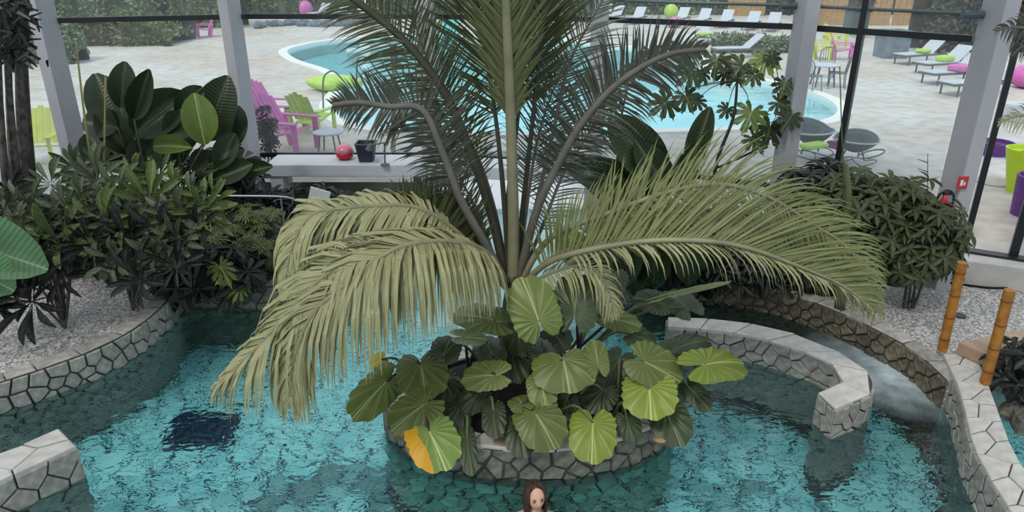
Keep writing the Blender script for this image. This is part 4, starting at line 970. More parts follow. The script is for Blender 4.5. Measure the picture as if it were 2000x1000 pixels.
# palm fronds entering at the right edge
pr = gp(2120, 640, .4)
p2 = thing('palm_tree.001', 'second palm at the right edge with only its frond tips reaching into view', 'palm', pr)
tb_ = MB(); tb_.tube([Vector((0, 0, 0)), Vector((0, 0, 2.2)), Vector((.1, 0, 3.6))], [.12, .1, .06], 10); tb_.build('trunk', 'bark', p2, smooth=True)
KY = 1
frond([(2150, 130, 6.2), (2080, 90, 6.0), (2000, 55, 5.9), (1945, 60, 5.8)], .34, 'pf_bark', 'rachis_grey', 44, hint=(0, -1, .3), ang=(60, 30), droop=.35, t0=.1, parent=p2, seed=50, wid=.016)
frond([(2150, 260, 6.2), (2080, 235, 6.0), (2000, 225, 5.9), (1950, 240, 5.8)], .3, 'pf_olive', 'rachis', 40, hint=(0, -1, .3), ang=(60, 30), droop=.3, t0=.1, parent=p2, seed=51, wid=.014)
frond([(2150, 190, 6.3), (2080, 130, 6.2), (2010, 90, 6.1), (1975, 110, 6.0)], .3, 'pf_bark', 'rachis_grey', 36, hint=(0, -1, .3), ang=(60, 30), droop=.4, t0=.1, parent=p2, seed=52, wid=.014)
# foreground soil of the planted banks
for nm, pts, z in (('planting_bed_left', [(-300, 560), (-100, 600), (60, 560), (150, 510), (260, 500), (340, 530), (420, 545), (560, 540), (680, 470), (700, 400), (560, 390), (300, 380), (-100, 400)], .33),
                   ('planting_bed_right', [(1215, 440), (1290, 520), (1400, 545), (1500, 555), (1600, 575), (1700, 565), (1790, 530), (1835, 500), (1830, 450), (1700, 400), (1400, 385), (1240, 390)], .33)):
    pp = smooth([gp(x, y, z) for x, y in pts], 4, True); b = MB(); b.prism([(p.x, min(p.y, gy(max(-7, min(6, p.x)))-.1)) for p in pp], z-.1, z); struct(b.build(nm, 'soil'))
# ================================================================ outdoor furniture and background
def OG(px, py): return gp(px, py, ZG)
def adirondack(m, label, group=None):
    t = thing('adirondack_chair', label, 'chair', group=group)
    for i in range(5):
        a = (i-2)*.115; b = MB(); h = .72-abs(i-2)*.05
        b.box((a, .26+.13*h, .34+.46*h), (.1, .022, h), 0, Matrix.Rotation(math.radians(-28), 3, 'X')); b.build('back_slat', m, t, bevel=.006)
        b = MB(); b.box((0, -.28+i*.115, .40-i*.028), (.56, .1, .022), 0, Matrix.Rotation(math.radians(-14), 3, 'X')); b.build('seat_slat', m, t, bevel=.005)
    for s in (-1, 1):
        b = MB(); b.box((s*.36, -.02, .56), (.13, .74, .028)); b.build('armrest', m, t, bevel=.008)
        b = MB(); b.box((s*.33, -.32, .28), (.035, .11, .56)); b.build('leg', m, t, bevel=.006)
        b = MB(); b.box((s*.33, .28, .27), (.035, .1, .56), 0, Matrix.Rotation(math.radians(-12), 3, 'X')); b.build('leg', m, t, bevel=.006)
    return t
pc = adirondack('pink', '')
put(pc, False, OG(570, 294), math.radians(72), 'pink slatted plastic armchair nearest the glass beside the small grey table', 'pink armchairs', 1.12)
pc2 = put(pc, True, OG(552, 256), math.radians(80), 'pink slatted plastic armchair just behind another pink one, under the second column', 'pink armchairs', 1.12)
put(pc, True, OG(1642, 116), math.radians(70), 'pink plastic armchair far across the terrace next to a yellow one', 'pink armchairs')
put(pc, True, OG(401, 72), math.radians(-60), 'tiny pink armchair beside the dark tree pot at the far left', 'pink armchairs')
yc = adirondack('yellow', '')
put(yc, False, OG(1603, 116), math.radians(60), 'yellow plastic armchair just right of the second column from the right', 'yellow armchairs')
put(yc, True, OG(1628, 96), math.radians(40), 'yellow plastic armchair standing behind the pink one across the terrace', 'yellow armchairs')
put(yc, True, OG(82, 320), math.radians(10), 'lime yellow armchair outside the glass at the far left by the grey trunks', 'yellow armchairs')
lc = adirondack('lime', '')
put(lc, False, OG(613, 262), math.radians(160), 'pale lime armchair behind the two pink armchairs', None)
def table(m, mt, label, r=.3, h=.42):
    t = thing('side_table', label, 'table'); b = MB(); b.lathe((0, 0, 0), [(r*.96, h-.03), (r, h-.015), (r*.98, h)], 24); b.build('tabletop', mt, t)
    for k in range(4): a = k*PI/2+.7; b = MB(); b.tube([(math.cos(a)*r*.6, math.sin(a)*r*.6, h-.03), (math.cos(a)*r*.85, math.sin(a)*r*.85, 0)], .016, 8); b.build('leg', m, t)
    return t
st_ = table('gunmetal', 'mesh', ''); put(st_, False, OG(645, 298), 0, 'small low grey table outside the glass right of the pink armchairs')
t2 = put(st_, True, OG(1605, 168), 0, 'round grey table on the terrace beyond the right part of the pool', scale=1.5)
def mesh_chair(label, group):
    t = thing('metal_chair', label, 'chair', group=group)
    b = MB(); b.box((0, 0, .44), (.46, .44, .025)); b.build('seat', 'gunmetal', t, bevel=.01)
    b = MB(); b.tube(smooth([(-.22, .2, .44), (-.2, .26, .8), (0, .29, .9), (.2, .26, .8), (.22, .2, .44)], 6), .014, 8)
    b.build('back_frame', 'gunmetal', t, smooth=True)
    for x in (-.14, -.07, 0, .07, .14): b = MB(); b.tube([(x, .2, .45), (x, .28, .87-abs(x)*.4)], .008, 6); b.build('back_bar', 'gunmetal', t)
    for sx in (-1, 1):
        for sy in (-1, 1): b = MB(); b.tube([(sx*.2, sy*.19, .44), (sx*.24, sy*.23, 0)], .013, 8); b.build('leg', 'gunmetal', t)
    return t
mc = mesh_chair('', 'grey metal chairs around the round table')
put(mc, False, OG(1580, 178), 2.2, 'grey metal chair left of the round table on the terrace'); put(mc, True, OG(1632, 172), -1.9, 'grey metal chair right of the round table on the terrace'); put(mc, True, OG(1612, 152), -.3, 'grey metal chair behind the round table on the terrace')
def lounger(label, group=None, ba=40):
    t = thing('sun_lounger', label, 'sun lounger', group=group); L = 1.3
    b = MB()
    for s in (-1, 1): b.box((s*.31, 0, .32), (.03, 1.95, .05))
    b.box((0, -.96, .32), (.62, .03, .05)); b.box((0, .96, .32), (.62, .03, .05)); b.build('frame', 'gunmetal', t)
    b = MB(); b.box((0, -.33, .36), (.58, 1.25, .04)); b.build('sling_seat', 'mesh', t, bevel=.01)
    a = math.radians(ba); b = MB(); b.box((0, .3+.36*math.cos(a), .37+.36*math.sin(a)), (.58, .74, .035), 0, Matrix.Rotation(a, 3, 'X')); b.build('backrest', 'mesh', t, bevel=.01)
    b = MB(); b.tube([(0, .85, .32), (0, .3+.55*math.cos(a), .36+.5*math.sin(a))], .012, 6); b.build('strut', 'gunmetal', t)
    for sx in (-1, 1):
        for sy in (-1, 1): b = MB(); b.box((sx*.3, sy*.78, .16), (.035, .035, .32)); b.build('leg', 'gunmetal', t)
    return t
lg0 = lounger('', 'sun loungers'); usedL = [False]
def LNG(px, py, rz, label, group, sc=1): 
    o = put(lg0, usedL[0], OG(px, py), rz, label, group, sc); usedL[0] = True; return o
FR = 'far row of pale sun loungers'
names = ['leftmost of the far row, against the hedge', 'second of the far row, a dark plant at its right', 'third of the far row, behind the lime beanbag', 'fourth of the far row, right of the pink beanbag', 'fifth of the far row', 'sixth of the far row, before the orange panel', 'last of the far row beside the column']
for (px, py), nm in zip([(1200, 42), (1242, 46), (1328, 47), (1370, 50), (1414, 53), (1466, 57), (1506, 60)], names): LNG(px, py, math.radians(-28), 'pale lounger, '+nm, FR)
for (px, py), nm in zip([(625, 36), (664, 36), (700, 38)], ['beside the pink beanbag', 'in the middle of three', 'nearest the palm frond']): LNG(px, py, math.radians(-20), 'pale far sun lounger behind the rock border, '+nm, 'three sun loungers behind the rocks')
NR_ = 'sun loungers at the right of the terrace'
LNG(1792, 124, math.radians(-68), 'sun lounger with white sling, its back raised, by the square planter', NR_)
LNG(1838, 142, math.radians(-70), 'middle sun lounger of the right group, carrying the bright lime cushion', NR_)
LNG(1856, 162, math.radians(-74), 'sun lounger of the right group in front of the pink towel', NR_)
LNG(1898, 184, math.radians(-76), 'sun lounger nearest the rightmost column', NR_)
LNG(1372, 84, math.radians(-10), 'single sun lounger with a lime cushion behind the pool', None)
LNG(1440, 112, math.radians(-80), 'flat pale sun lounger standing at the pool edge behind the lobed-leaf tree', None)
def blob(name, label, cat, c, r, m, group=None, ex=1.0, lift=True, corner=0):
    b = MB(); b.ell((0, 0, r[2]), r, 18, 10)
    for v in b.v:
        f = 1+.12*math.sin(3*math.atan2(v.y, v.x)+1); v.x *= f; v.y *= f
        if v.z < r[2]*.6: v.z = max(0, v.z*.8)
        if corner: 
            k = 1+corner*(abs(math.cos(2*math.atan2(v.y, v.x)))**6); v.x *= k; v.y *= k
    o = b.build(name, m, smooth=True); o.location = c; tag(o, label, cat, group); return o
blob('beanbag', 'large lime floor cushion with pointed ends by the pool steps', 'beanbag', OG(650, 176), (.62, .5, .22), 'lime', corner=.35)
blob('beanbag', 'small lime beanbag before the hedge behind the far loungers', 'beanbag', OG(1309, 36), (.42, .35, .42), 'lime')
blob('beanbag', 'magenta beanbag in front of the far lounger row', 'beanbag', OG(1316, 54), (.45, .4, .28), 'pink')
blob('beanbag', 'magenta beanbag behind the rock border at the far left', 'beanbag', OG(598, 34), (.42, .4, .5), 'pink')
blob('beanbag', 'magenta beanbag at the right edge above the pale box', 'beanbag', OG(2002, 172), (.45, .4, .34), 'pink')
def cushion(label, px, py, z, m, r=(.24, .2, .07), g=None):
    p = gp(px, py, z); b = MB(); b.box((0, 0, 0), (r[0]*2, r[1]*2, r[2]*2)); o = b.build('cushion', m, bevel=.05); o.location = p; o.rotation_euler = (0, 0, .5); tag(o, label, 'cushion', g); return o
cushion('lime cushion on the leftmost of the right loungers', 1803, 99, ZG+.46, 'lime', (.2, .2, .06))
cushion('bright lime cushion on the middle lounger of the right group', 1846, 114, ZG+.47, 'lime', (.24, .2, .09))
cushion('magenta towel bundle on a lounger near the rightmost column', 1878, 132, ZG+.48, 'pink', (.32, .26, .09))
cushion('lime cushion on the single lounger behind the pool', 1374, 66, ZG+.47, 'lime', (.22, .2, .06))
# hanging-shell loungers near the glass
def shell(label):
    t = thing('shell_chair', label, 'chair'); b = MB(); vs = []; fs = []; n, m_ = 20, 7
    for j in range(m_+1):
        q = j/m_
        for i in range(n):
            a = 2*PI*i/n; vs.append((.58*q*math.cos(a), .44*q*math.sin(a), .30+.34*q*q+(.22*q*q if math.sin(a) > 0 else 0)*math.sin(a)))
    for j in range(m_):
        for i in range(n): fs.append((j*n+i, j*n+(i+1) % n, (j+1)*n+(i+1) % n, (j+1)*n+i))
    b.add(vs, fs); o = b.build('seat_shell', 'gunmetal', t, smooth=True); sm = o.modifiers.new('s', 'SOLIDIFY'); sm.thickness = .02
    b = MB(); b.tube([vs[m_*n+i % n] for i in range(n+1)], .022, 8); b.build('rim', 'mesh', t, smooth=True)
    for s in (-1, 1): b = MB(); b.tube([(s*.3+.3*math.cos(k*PI/8), .36*math.sin(k*PI/8), .03+.02*(k % 2)*0+.1*abs(math.cos(k*PI/8))) for k in range(17)], .014, 8); b.build('runner', 'gunmetal', t, smooth=True)
    for s in (-1, 1): b = MB(); b.tube([(s*.3, 0, .1), (s*.2, 0, .34)], .02, 8); b.build('support', 'gunmetal', t)
    return t
sh = shell(''); put(sh, False, OG(1580, 306), .5, 'dark grey shell lounge chair outside the glass behind the lobed leaves', scale=.8); put(sh, True, OG(1664, 318), -.6, 'dark grey shell lounge chair with a hooped foot beside the black mullion', scale=.68)
cushion('magenta cushion in the shell chair beside the black mullion', 1640, 282, ZG+.26, 'pink', (.22, .16, .07)); cushion('pale lime cushion on the shell chair behind the lobed leaves', 1590, 284, ZG+.36, 'lime', (.26, .14, .05))
hp = thing('hoop_stand', 'dark metal hoop standing on the terrace right of the black mullion', 'stand', OG(1700, 306)); b = MB()
b.tube([(.24*math.cos(k*PI/8), .18*math.sin(k*PI/8), .05+.08*math.cos(k*PI/8)) for k in range(17)], .016, 8); b.build('hoop', 'gunmetal', hp, smooth=True)
b = MB(); b.tube([(-.24, 0, 0), (-.24, 0, .3)], .014, 8); b.build('foot', 'gunmetal', hp)
# pots and planters
def pot(label, p, r0, r1, h, m, square=False, name='planter', extra=None, cat='planter', band=None):
    t = thing(name, label, cat, p); n = 4 if square else 24; b = MB()
    prof_ = [(r0, 0), (r1, h), (r1*.9, h), (r1*.86, h-.06)]
    b.lathe((0, 0, 0), prof_, n)
    o = b.build('pot', m, t); o.rotation_euler = (0, 0, PI/4 if square else 0)
    b = MB(); b.lathe((0, 0, 0), [(r1*.87, h-.08), (.02, h-.05)], n); s = b.build('soil', 'soil', t); s.rotation_euler = o.rotation_euler
    if band: b = MB(); rb = r0+(r1-r0)*band; b.lathe((0, 0, 0), [(rb+.012, h*band-.04), (rb+.02, h*band+.04)], n); b.build('band', 'white', t)
    return t
p = pot('large dark purple pot with a slim tree at the far left of the terrace', OG(367, 76), .34, .5, .95, 'navy')
b = MB(); b.tube([(0, 0, .85), (-.05, 0, 2.0), (0, 0, 3.2)], [.07, .06, .05], 8); b.build('tree_trunk', 'bark', p)
pot('large blue-grey square planter at the back of the terrace, left of the right loungers', OG(1737, 112), .62, .66, 1.0, 'rock', True)
pot('dark blue-green square planter with a clipped shrub in front of the wooden panels', OG(1668, 66), .6, .62, 1.3, 'gunmetal', True)
pot('low purple round tub on the terrace outside the sliding door', OG(1938, 300), .30, .34, .24, 'purple')
pot('tall lime green pot with a wide rim outside the sliding door', OG(1984, 374), .14, .3, .72, 'limepaint')
pot('purple tub at the right edge outside the sliding door', OG(2012, 420), .26, .3, .6, 'purple')
mt_ = MB(); mt_.lathe((0, 0, 0), [(.30, 0), (.30, .02), (.28, .025)], 30); M['disc'] = mat('grey_disc', (176, 170, 162), .8, .05); o = mt_.build('round_mat', 'disc'); o.location = OG(1942, 356); tag(o, 'round grey mat lying on the terrace outside the sliding door', 'mat')
bx = MB(); bx.box((0, 0, .2), (.9, .6, .4)); o = bx.build('storage_box', 'mesh', bevel=.03); o.location = OG(2000, 235); o.rotation_euler = (0, 0, .3); tag(o, 'pale grey storage box on the terrace at the right edge', 'box')
# pool handrails, shower post
def rail_(label, pts, r=.02):
    base = pts[0]; t = thing('pool_handrail', label, 'handrail', base, group='arched handrails of the outdoor pool'); b = MB(); b.tube([p-base for p in smooth(pts, 6)], r, 8); b.build('tube', 'gunmetal', t, smooth=True)
    b = MB(); b.lathe((0, 0, 0), [(.05, 0), (.05, .03)], 12); b.build('flange', 'gunmetal', t)
A = OG(632, 224); Y = A.y; rail_('arched steel pool handrail in front of the lime floor cushion', [A, at(631, 160, Y), at(640, 142, Y), at(656, 142, Y), at(682, 172, Y+.3)])
A = OG(697, 250); Y = A.y; rail_('arched steel pool handrail standing in the near edge of the pool, left of the post', [A, at(697, 130, Y), at(705, 112, Y), at(720, 116, Y), at(744, 150, Y+.3)])
A = OG(768, 312); Y = A.y; sp_ = thing('shower_post', 'slim yellowish-grey shower post outside the glass left of the middle column', 'shower', A)
b = MB(); b.tube([Vector((0, 0, 0)), at(770, 110, Y)-A], .045, 10); M['post'] = mat('bronze_post', (140, 138, 110), .4, .05); b.build('post', 'post', sp_)
b = MB(); hh = at(770, 112, Y)-A; b.box(hh+Vector((0, 0, .05)), (.13, .12, .34)); b.build('shower_head', 'gunmetal', sp_, bevel=.01)
for i, (p0, p1, Y) in enumerate([((786, 302), (829, 264), 12.1), ((1172, 262), (1204, 300), 11.9)]):
    b = MB(); b.tube([at(*p0, Y), at(*p1, Y)], .035, 8); struct(b.build('trim_%d' % (i+1), 'black'))
# water slide, turquoise
ws = thing('water_slide', 'small bright turquoise water slide at the back of the outdoor pool', 'slide', OG(880, 92))
b = MB(); vs = []; fs = []
for j in range(9):
    q = j/8
    for i in range(7): a = PI*i/6; vs.append((-.35*math.cos(a), .9-1.8*q, .12+.85*(1-q)**1.3-.18*math.sin(a)+.2))
for j in range(8):
    for i in range(6): fs.append((j*7+i, j*7+i+1, (j+1)*7+i+1, (j+1)*7+i))
b.add(vs, fs); o = b.build('chute', 'seaweed', ws, smooth=True); o.modifiers.new('s', 'SOLIDIFY').thickness = .03
for s in (-1, 1): b = MB(); b.tube([(s*.3, .85, 0), (s*.3, .85, 1.15)], .025, 8); b.build('leg', 'steel', ws)
for k in range(4): b = MB(); b.box((0, .95, .2+k*.22), (.55, .12, .03)); b.build('step', 'steel', ws)
# rocks
def rock(label, p, r, m='rock', group='rocks bordering the terrace', sq_=.7):
    b = MB(); b.ell((0, 0, r*sq_*.6), (r, r*.8, r*sq_), 9, 6)
    for v in b.v: k = 1+R.uniform(-.14, .14); v.x *= k; v.y *= k; v.z = max(-.02, v.z*k)
    o = b.build('rock', m); o.location = p; o.rotation_euler = (0, 0, R.uniform(0, 6)); tag(o, label, 'rock', group)
for i in range(26): rock('blue-grey boulder in the long rock border behind the outdoor pool', OG(505+i*9.2+R.uniform(-2, 2), 53-i*.25+R.uniform(-3, 3)), R.uniform(.2, .34), group='boulders of the long rock border')
for i in range(20): rock('pale boulder at the foot of the grassy mound on the far left', OG(150+i*10.5, 86-i*.6+R.uniform(-3, 2)), R.uniform(.12, .22), 'stone', 'pale boulders below the grassy mound')
for i in range(12): rock('grey boulder in the planting strip behind the right half of the pool', OG(1420+i*10+R.uniform(-3, 3), 84+R.uniform(-4, 3)), R.uniform(.12, .24), 'rock', 'boulders behind the right half of the pool')
# hedges, trees, fence
def hedge(name, label, px0, px1, Y, h, dep, m, seed, n=2600, leaf=.2, z0=None, cat='hedge', group=None, core='hedgecore', dome=False):
    rnd = random.Random(seed); z0 = ZG if z0 is None else z0
    a = at(px0, 60, Y).x; c_ = at(px1, 60, Y).x; cx = (a+c_)/2; hw = (c_-a)/2
    t = thing(name, label, cat, (cx, Y, z0), group=group)
    b = MB()
    for k in range(n):
        u = rnd.uniform(-1, 1); hh = h*(1+.1*math.sin(u*hw*1.7+seed)+.05*math.sin(u*hw*5)); 
        if dome: hh = h*math.sqrt(max(0, 1-u*u*.9))
        if rnd.random() < .6: p = Vector((u*hw, -dep*(1+.12*math.sin(u*hw*3))*rnd.uniform(.85, 1.05), rnd.uniform(0, hh)))
        else: p = Vector((u*hw, rnd.uniform(-dep, dep), hh*rnd.uniform(.92, 1.05)))
        d = Vector((rnd.uniform(-1, 1), rnd.uniform(-1, .3), rnd.uniform(-.6, 1))).normalized(); s_ = d.orthogonal().normalized()*leaf*.3
        q = d*leaf*rnd.uniform(.6, 1.3); b.add([p-s_*.2, p+q*.5+s_, p+q, p+q*.5-s_], [(0, 1, 2, 3)])
    tag(b.build('foliage', m, t), kind='stuff')
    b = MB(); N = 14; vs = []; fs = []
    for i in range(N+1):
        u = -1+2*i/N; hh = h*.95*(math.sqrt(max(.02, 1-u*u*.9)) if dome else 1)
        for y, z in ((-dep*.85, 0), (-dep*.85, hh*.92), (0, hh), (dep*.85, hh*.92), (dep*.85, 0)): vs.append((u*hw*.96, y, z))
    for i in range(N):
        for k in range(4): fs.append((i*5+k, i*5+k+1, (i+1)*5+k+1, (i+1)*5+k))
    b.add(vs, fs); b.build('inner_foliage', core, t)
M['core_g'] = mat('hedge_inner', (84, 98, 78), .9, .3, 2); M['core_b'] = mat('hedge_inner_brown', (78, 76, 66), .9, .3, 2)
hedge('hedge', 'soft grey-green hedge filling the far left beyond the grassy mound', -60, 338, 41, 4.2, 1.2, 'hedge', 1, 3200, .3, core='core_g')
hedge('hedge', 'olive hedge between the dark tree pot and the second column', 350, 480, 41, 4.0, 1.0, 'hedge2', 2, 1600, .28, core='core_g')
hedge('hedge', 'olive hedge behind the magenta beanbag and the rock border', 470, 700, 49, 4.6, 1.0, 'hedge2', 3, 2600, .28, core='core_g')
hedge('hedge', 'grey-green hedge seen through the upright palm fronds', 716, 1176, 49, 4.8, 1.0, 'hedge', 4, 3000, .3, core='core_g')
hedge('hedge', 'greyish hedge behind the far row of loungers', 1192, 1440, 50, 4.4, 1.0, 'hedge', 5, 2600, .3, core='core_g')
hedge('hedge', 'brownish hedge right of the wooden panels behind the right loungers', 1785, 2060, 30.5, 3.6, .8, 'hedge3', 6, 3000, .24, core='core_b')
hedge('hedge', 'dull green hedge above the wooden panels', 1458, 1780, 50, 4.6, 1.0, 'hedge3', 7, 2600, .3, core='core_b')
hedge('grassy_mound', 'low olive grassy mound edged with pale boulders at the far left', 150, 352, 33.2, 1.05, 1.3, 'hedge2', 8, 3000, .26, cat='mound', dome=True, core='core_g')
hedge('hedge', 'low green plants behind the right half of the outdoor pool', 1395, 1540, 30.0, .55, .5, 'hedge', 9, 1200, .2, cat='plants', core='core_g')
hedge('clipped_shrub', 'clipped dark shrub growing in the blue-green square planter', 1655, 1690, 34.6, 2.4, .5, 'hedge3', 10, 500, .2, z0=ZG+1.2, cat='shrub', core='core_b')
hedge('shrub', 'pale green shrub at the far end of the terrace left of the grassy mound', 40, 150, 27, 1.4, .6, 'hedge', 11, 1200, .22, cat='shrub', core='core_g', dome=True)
for i, (p0, p1, lab) in enumerate([(1418, 1492, 'orange-brown wooden fence panel behind the far loungers'), (1590, 1654, 'tan wooden fence panel right of the second column from the right'), (1690, 1738, 'tan wooden fence panel left of the black mullion'), (1742, 1786, 'yellowish wooden fence panel right of the black mullion')]):
    Y = 48.0 if i == 0 else 41.5; x0_, x1_ = at(p0, 40, Y).x, at(p1, 40, Y).x; t = thing('fence_panel' if not i else 'fence_panel.%03d' % i, lab, 'fence', ((x0_+x1_)/2, Y, ZG), group=None); nb = max(4, int((x1_-x0_)/.28)); wd = (x1_-x0_)/nb
    for k in range(nb): b = MB(); b.box((x0_-(x0_+x1_)/2+wd*(k+.5), 0, 1.1), (wd*.94, .03, 2.2)); b.build('board', 'wood', t)
    for z in (.4, 1.8): b = MB(); b.box((0, .04, z), (x1_-x0_, .05, .09)); b.build('rail', 'wood', t)

# ================================================================ indoor small things
for i, (p0, p1, lab) in enumerate([((1866, 512), (1840, 684), 'bamboo post standing on the pool edge nearer the sliding door'), ((1958, 566), (1924, 748), 'bamboo post standing on the broad coping wall')]):
    A = gp(*p1, .37); Tp = at(*p0, A.y); Tp = Vector((A.x+(Tp.x-A.x)*.25, A.y, Tp.z)); t = thing('bamboo_post' if not i else 'bamboo_post.001', lab, 'post', A)
    d = Tp-A; b = MB(); b.tube([d*0, d], .048, 14); b.build('cane', 'bamboo', t, smooth=False, bevel=.006)
    for k in range(4): q = d*(.14+k*.25); b = MB(); b.tube([q-d.normalized()*.006, q+d.normalized()*.006], .052, 14); b.build('node', 'bamboo_dark', t)
# wooden plank step and slab at the right edge
pk = gp(1945, 668, .5); b = MB(); b.prism([(gp(x, y, .5).x, gp(x, y, .5).y) for x, y in [(1872, 668), (2060, 632), (2060, 664), (1942, 694), (1925, 690)]], .36, .5); o = b.build('wooden_step', 'benchwood', bevel=.01); tag(o, 'weathered pinkish wooden step between the two bamboo posts', 'step')
b = MB(); q = gp(1985, 728, .2); b.box((q.x+.1, q.y, .1), (.6, .22, .2)); o = b.build('stone_block', 'coping', bevel=.01); tag(o, 'pale stone block in the side basin below the wooden step', 'stone')
for i, (px, py, r) in enumerate([(1985, 772, .16), (1972, 812, .14), (2005, 840, .2), (1998, 800, .14)]): rock('dark wet rock in the side basin right of the broad coping', gp(px, py, .02), r, 'stone_dark', 'wet rocks in the side basin')
for i, (px, py, lab) in enumerate([(1874, 617, 'small dark floor drain in the right deck'), (1749, 556, 'small dark floor light beside the right bushes')]):
    b = MB(); b.lathe((0, 0, 0), [(.07, 0), (.07, .012), (.055, .014)], 20); o = b.build('floor_drain' if not i else 'floor_light', 'black'); o.location = gp(px, py, ZD+.002); tag(o, lab, 'drain' if not i else 'light')
# sign and extinguisher with hose ring on the rightmost column
cx_, yb_, wd_ = colx[5]; yf_ = yb_-.42
q = at(1880, 357, yf_-.02); t = thing('fire_sign', 'small red sign with a pale symbol on the rightmost column', 'sign', q)
b = MB(); b.box((0, 0, 0), (.12, .012, .15)); b.build('plate', 'signred', t)
b = MB(); b.box((-.015, -.009, 0), (.03, .006, .07)); b.box((.02, -.009, -.01), (.018, .006, .04)); b.build('symbol', 'white', t)
q = at(1838, 418, yf_-.12); t = thing('fire_extinguisher', 'red fire extinguisher fixed to the rightmost column below a hose ring', 'extinguisher', (q.x, q.y, q.z-.2))
hz = .32; b = MB(); b.lathe((0, 0, 0), [(.04, 0), (.075, .02), (.075, hz), (.03, hz+.07), (.025, hz+.12)], 16); b.build('cylinder', 'signred', t, smooth=True)
b = MB(); b.box((.03, 0, hz+.13), (.12, .03, .03)); b.build('handle', 'black', t)
b = MB(); b.box((.03, .07, .2), (.12, .12, .03)); b.build('wall_bracket', 'black', t)
q = at(1846, 391, yf_-.1); t = thing('hose_ring', 'dark hose looped in a ring hanging on the rightmost column', 'hose', q)
b = MB(); b.tube([(.1*math.cos(k*PI/10), 0, .12*math.sin(k*PI/10)) for k in range(21)], .014, 8); b.build('hose', 'black', t, smooth=True)
b = MB(); b.tube([(0, 0, -.12), (0, .12, -.12)], .012, 8); b.build('bracket', 'gunmetal', t)
# handrail on the left
YH = 9.6; hr = thing('steel_handrail', 'bent pale steel handrail in front of the bench, behind the left planting', 'handrail', at(430, 450, YH)); B0 = Vector(hr.location)
b = MB(); b.tube([p-B0 for p in smooth([at(392, 383, YH), at(480, 383, YH), at(556, 385, YH), at(588, 394, YH), at(640, 397, YH), at(680, 398, YH), at(692, 406, YH), at(693, 440, YH)], 5)], .018, 8); b.build('tube', 'steel', hr, smooth=True)
for px, py in ((430, 384), (548, 385)): p = at(px, py, YH); b = MB(); b.tube([p-B0, Vector((p.x, p.y, .3))-B0], .015, 8); b.build('post', 'steel', hr)
b = MB(); q = at(620, 400, 10.3); b.box((0, 0, 0), (.3, .03, .5), 0, Matrix.Rotation(.3, 3, 'Y')); o = b.build('white_board', 'white'); o.location = q; tag(o, 'tilted pale board leaning under the bench behind the handrail', 'board')
# things on the bench
q = gp(674, 311, 1.1); t = thing('candle_bowl', 'round glass bowl, red below and rose above, on the window bench', 'bowl', q)
b = MB(); b.lathe((0, 0, 0), [(.07, 0), (.13, .04), (.15, .1), (.15, .12)], 24); b.build('bowl', 'red', t, smooth=True)
b = MB(); b.lathe((0, 0, 0), [(.148, .12), (.13, .18), (.09, .23), (.03, .25)], 24); b.build('dome', 'rose', t, smooth=True)
q = gp(717, 314, 1.1); t = thing('table_planter', 'dark square tapering box beside the red bowl on the window bench', 'box', q)
b = MB(); b.lathe((0, 0, 0), [(.15, 0), (.21, .3), (.19, .3), (.14, .06)], 4); o = b.build('box', 'navy', t); o.rotation_euler = (0, 0, PI/4)
b = MB(); b.tube([(.21*math.cos(PI/4+k*PI/2), .21*math.sin(PI/4+k*PI/2), .3) for k in range(5)], .012, 6); b.build('rim', 'gunmetal', t)
q = gp(752, 322, 1.1); t = thing('table_lamp', 'small dark angled lamp right of the dark box on the window bench', 'lamp', q)
b = MB(); b.lathe((0, 0, 0), [(.07, 0), (.07, .015), (.02, .03)], 16); b.build('base', 'gunmetal', t)
b = MB(); b.tube([(0, 0, .02), (.02, 0, .36)], .012, 8); b.tube([(.02, 0, .36), (-.2, 0, .32)], .012, 8); b.build('arm', 'gunmetal', t)
b = MB(); b.tube([(-.2, 0, .34), (-.24, 0, .24)], [.03, .06], 10); b.build('shade', 'gunmetal', t)
# pits in the pool floor, seen through the water
def gpw(px, py, z):
    d = ray(px, py).normalized(); p = gp(px, py, 0); n = Vector((0, 0, 1)); c = -d.dot(n); e = 1/1.33
    r = d*e+n*(e*c-math.sqrt(1-e*e*(1-c*c))); return p+r*((z-0)/r.z)
M['pit'] = mat('dark_blue_mosaic', (16, 52, 84), .6, .3, 6); M['grille'] = mat('blue_grille', (30, 70, 96), .5, .1)
for i, (px, py, wx, wy, lab) in enumerate([(396, 840, .36, .3, 'dark square jet grating in the pool floor at the left'), (1560, 752, .45, .3, 'dark blue jet grating in the pool floor inside the curved wall')]):
    p = gpw(px, py, -1.29); t = thing('floor_grating' if not i else 'floor_grating.001', lab, 'grating', p)
    b = MB(); b.box((0, 0, .0), (wx*2, wy*2, .05)); b.build('tray', 'pit', t)
    for k in range(7): b = MB(); b.box((-wx+wx*2*(k+.5)/7, 0, .04), (wx*.12, wy*1.9, .03)); b.build('bar', 'grille', t)

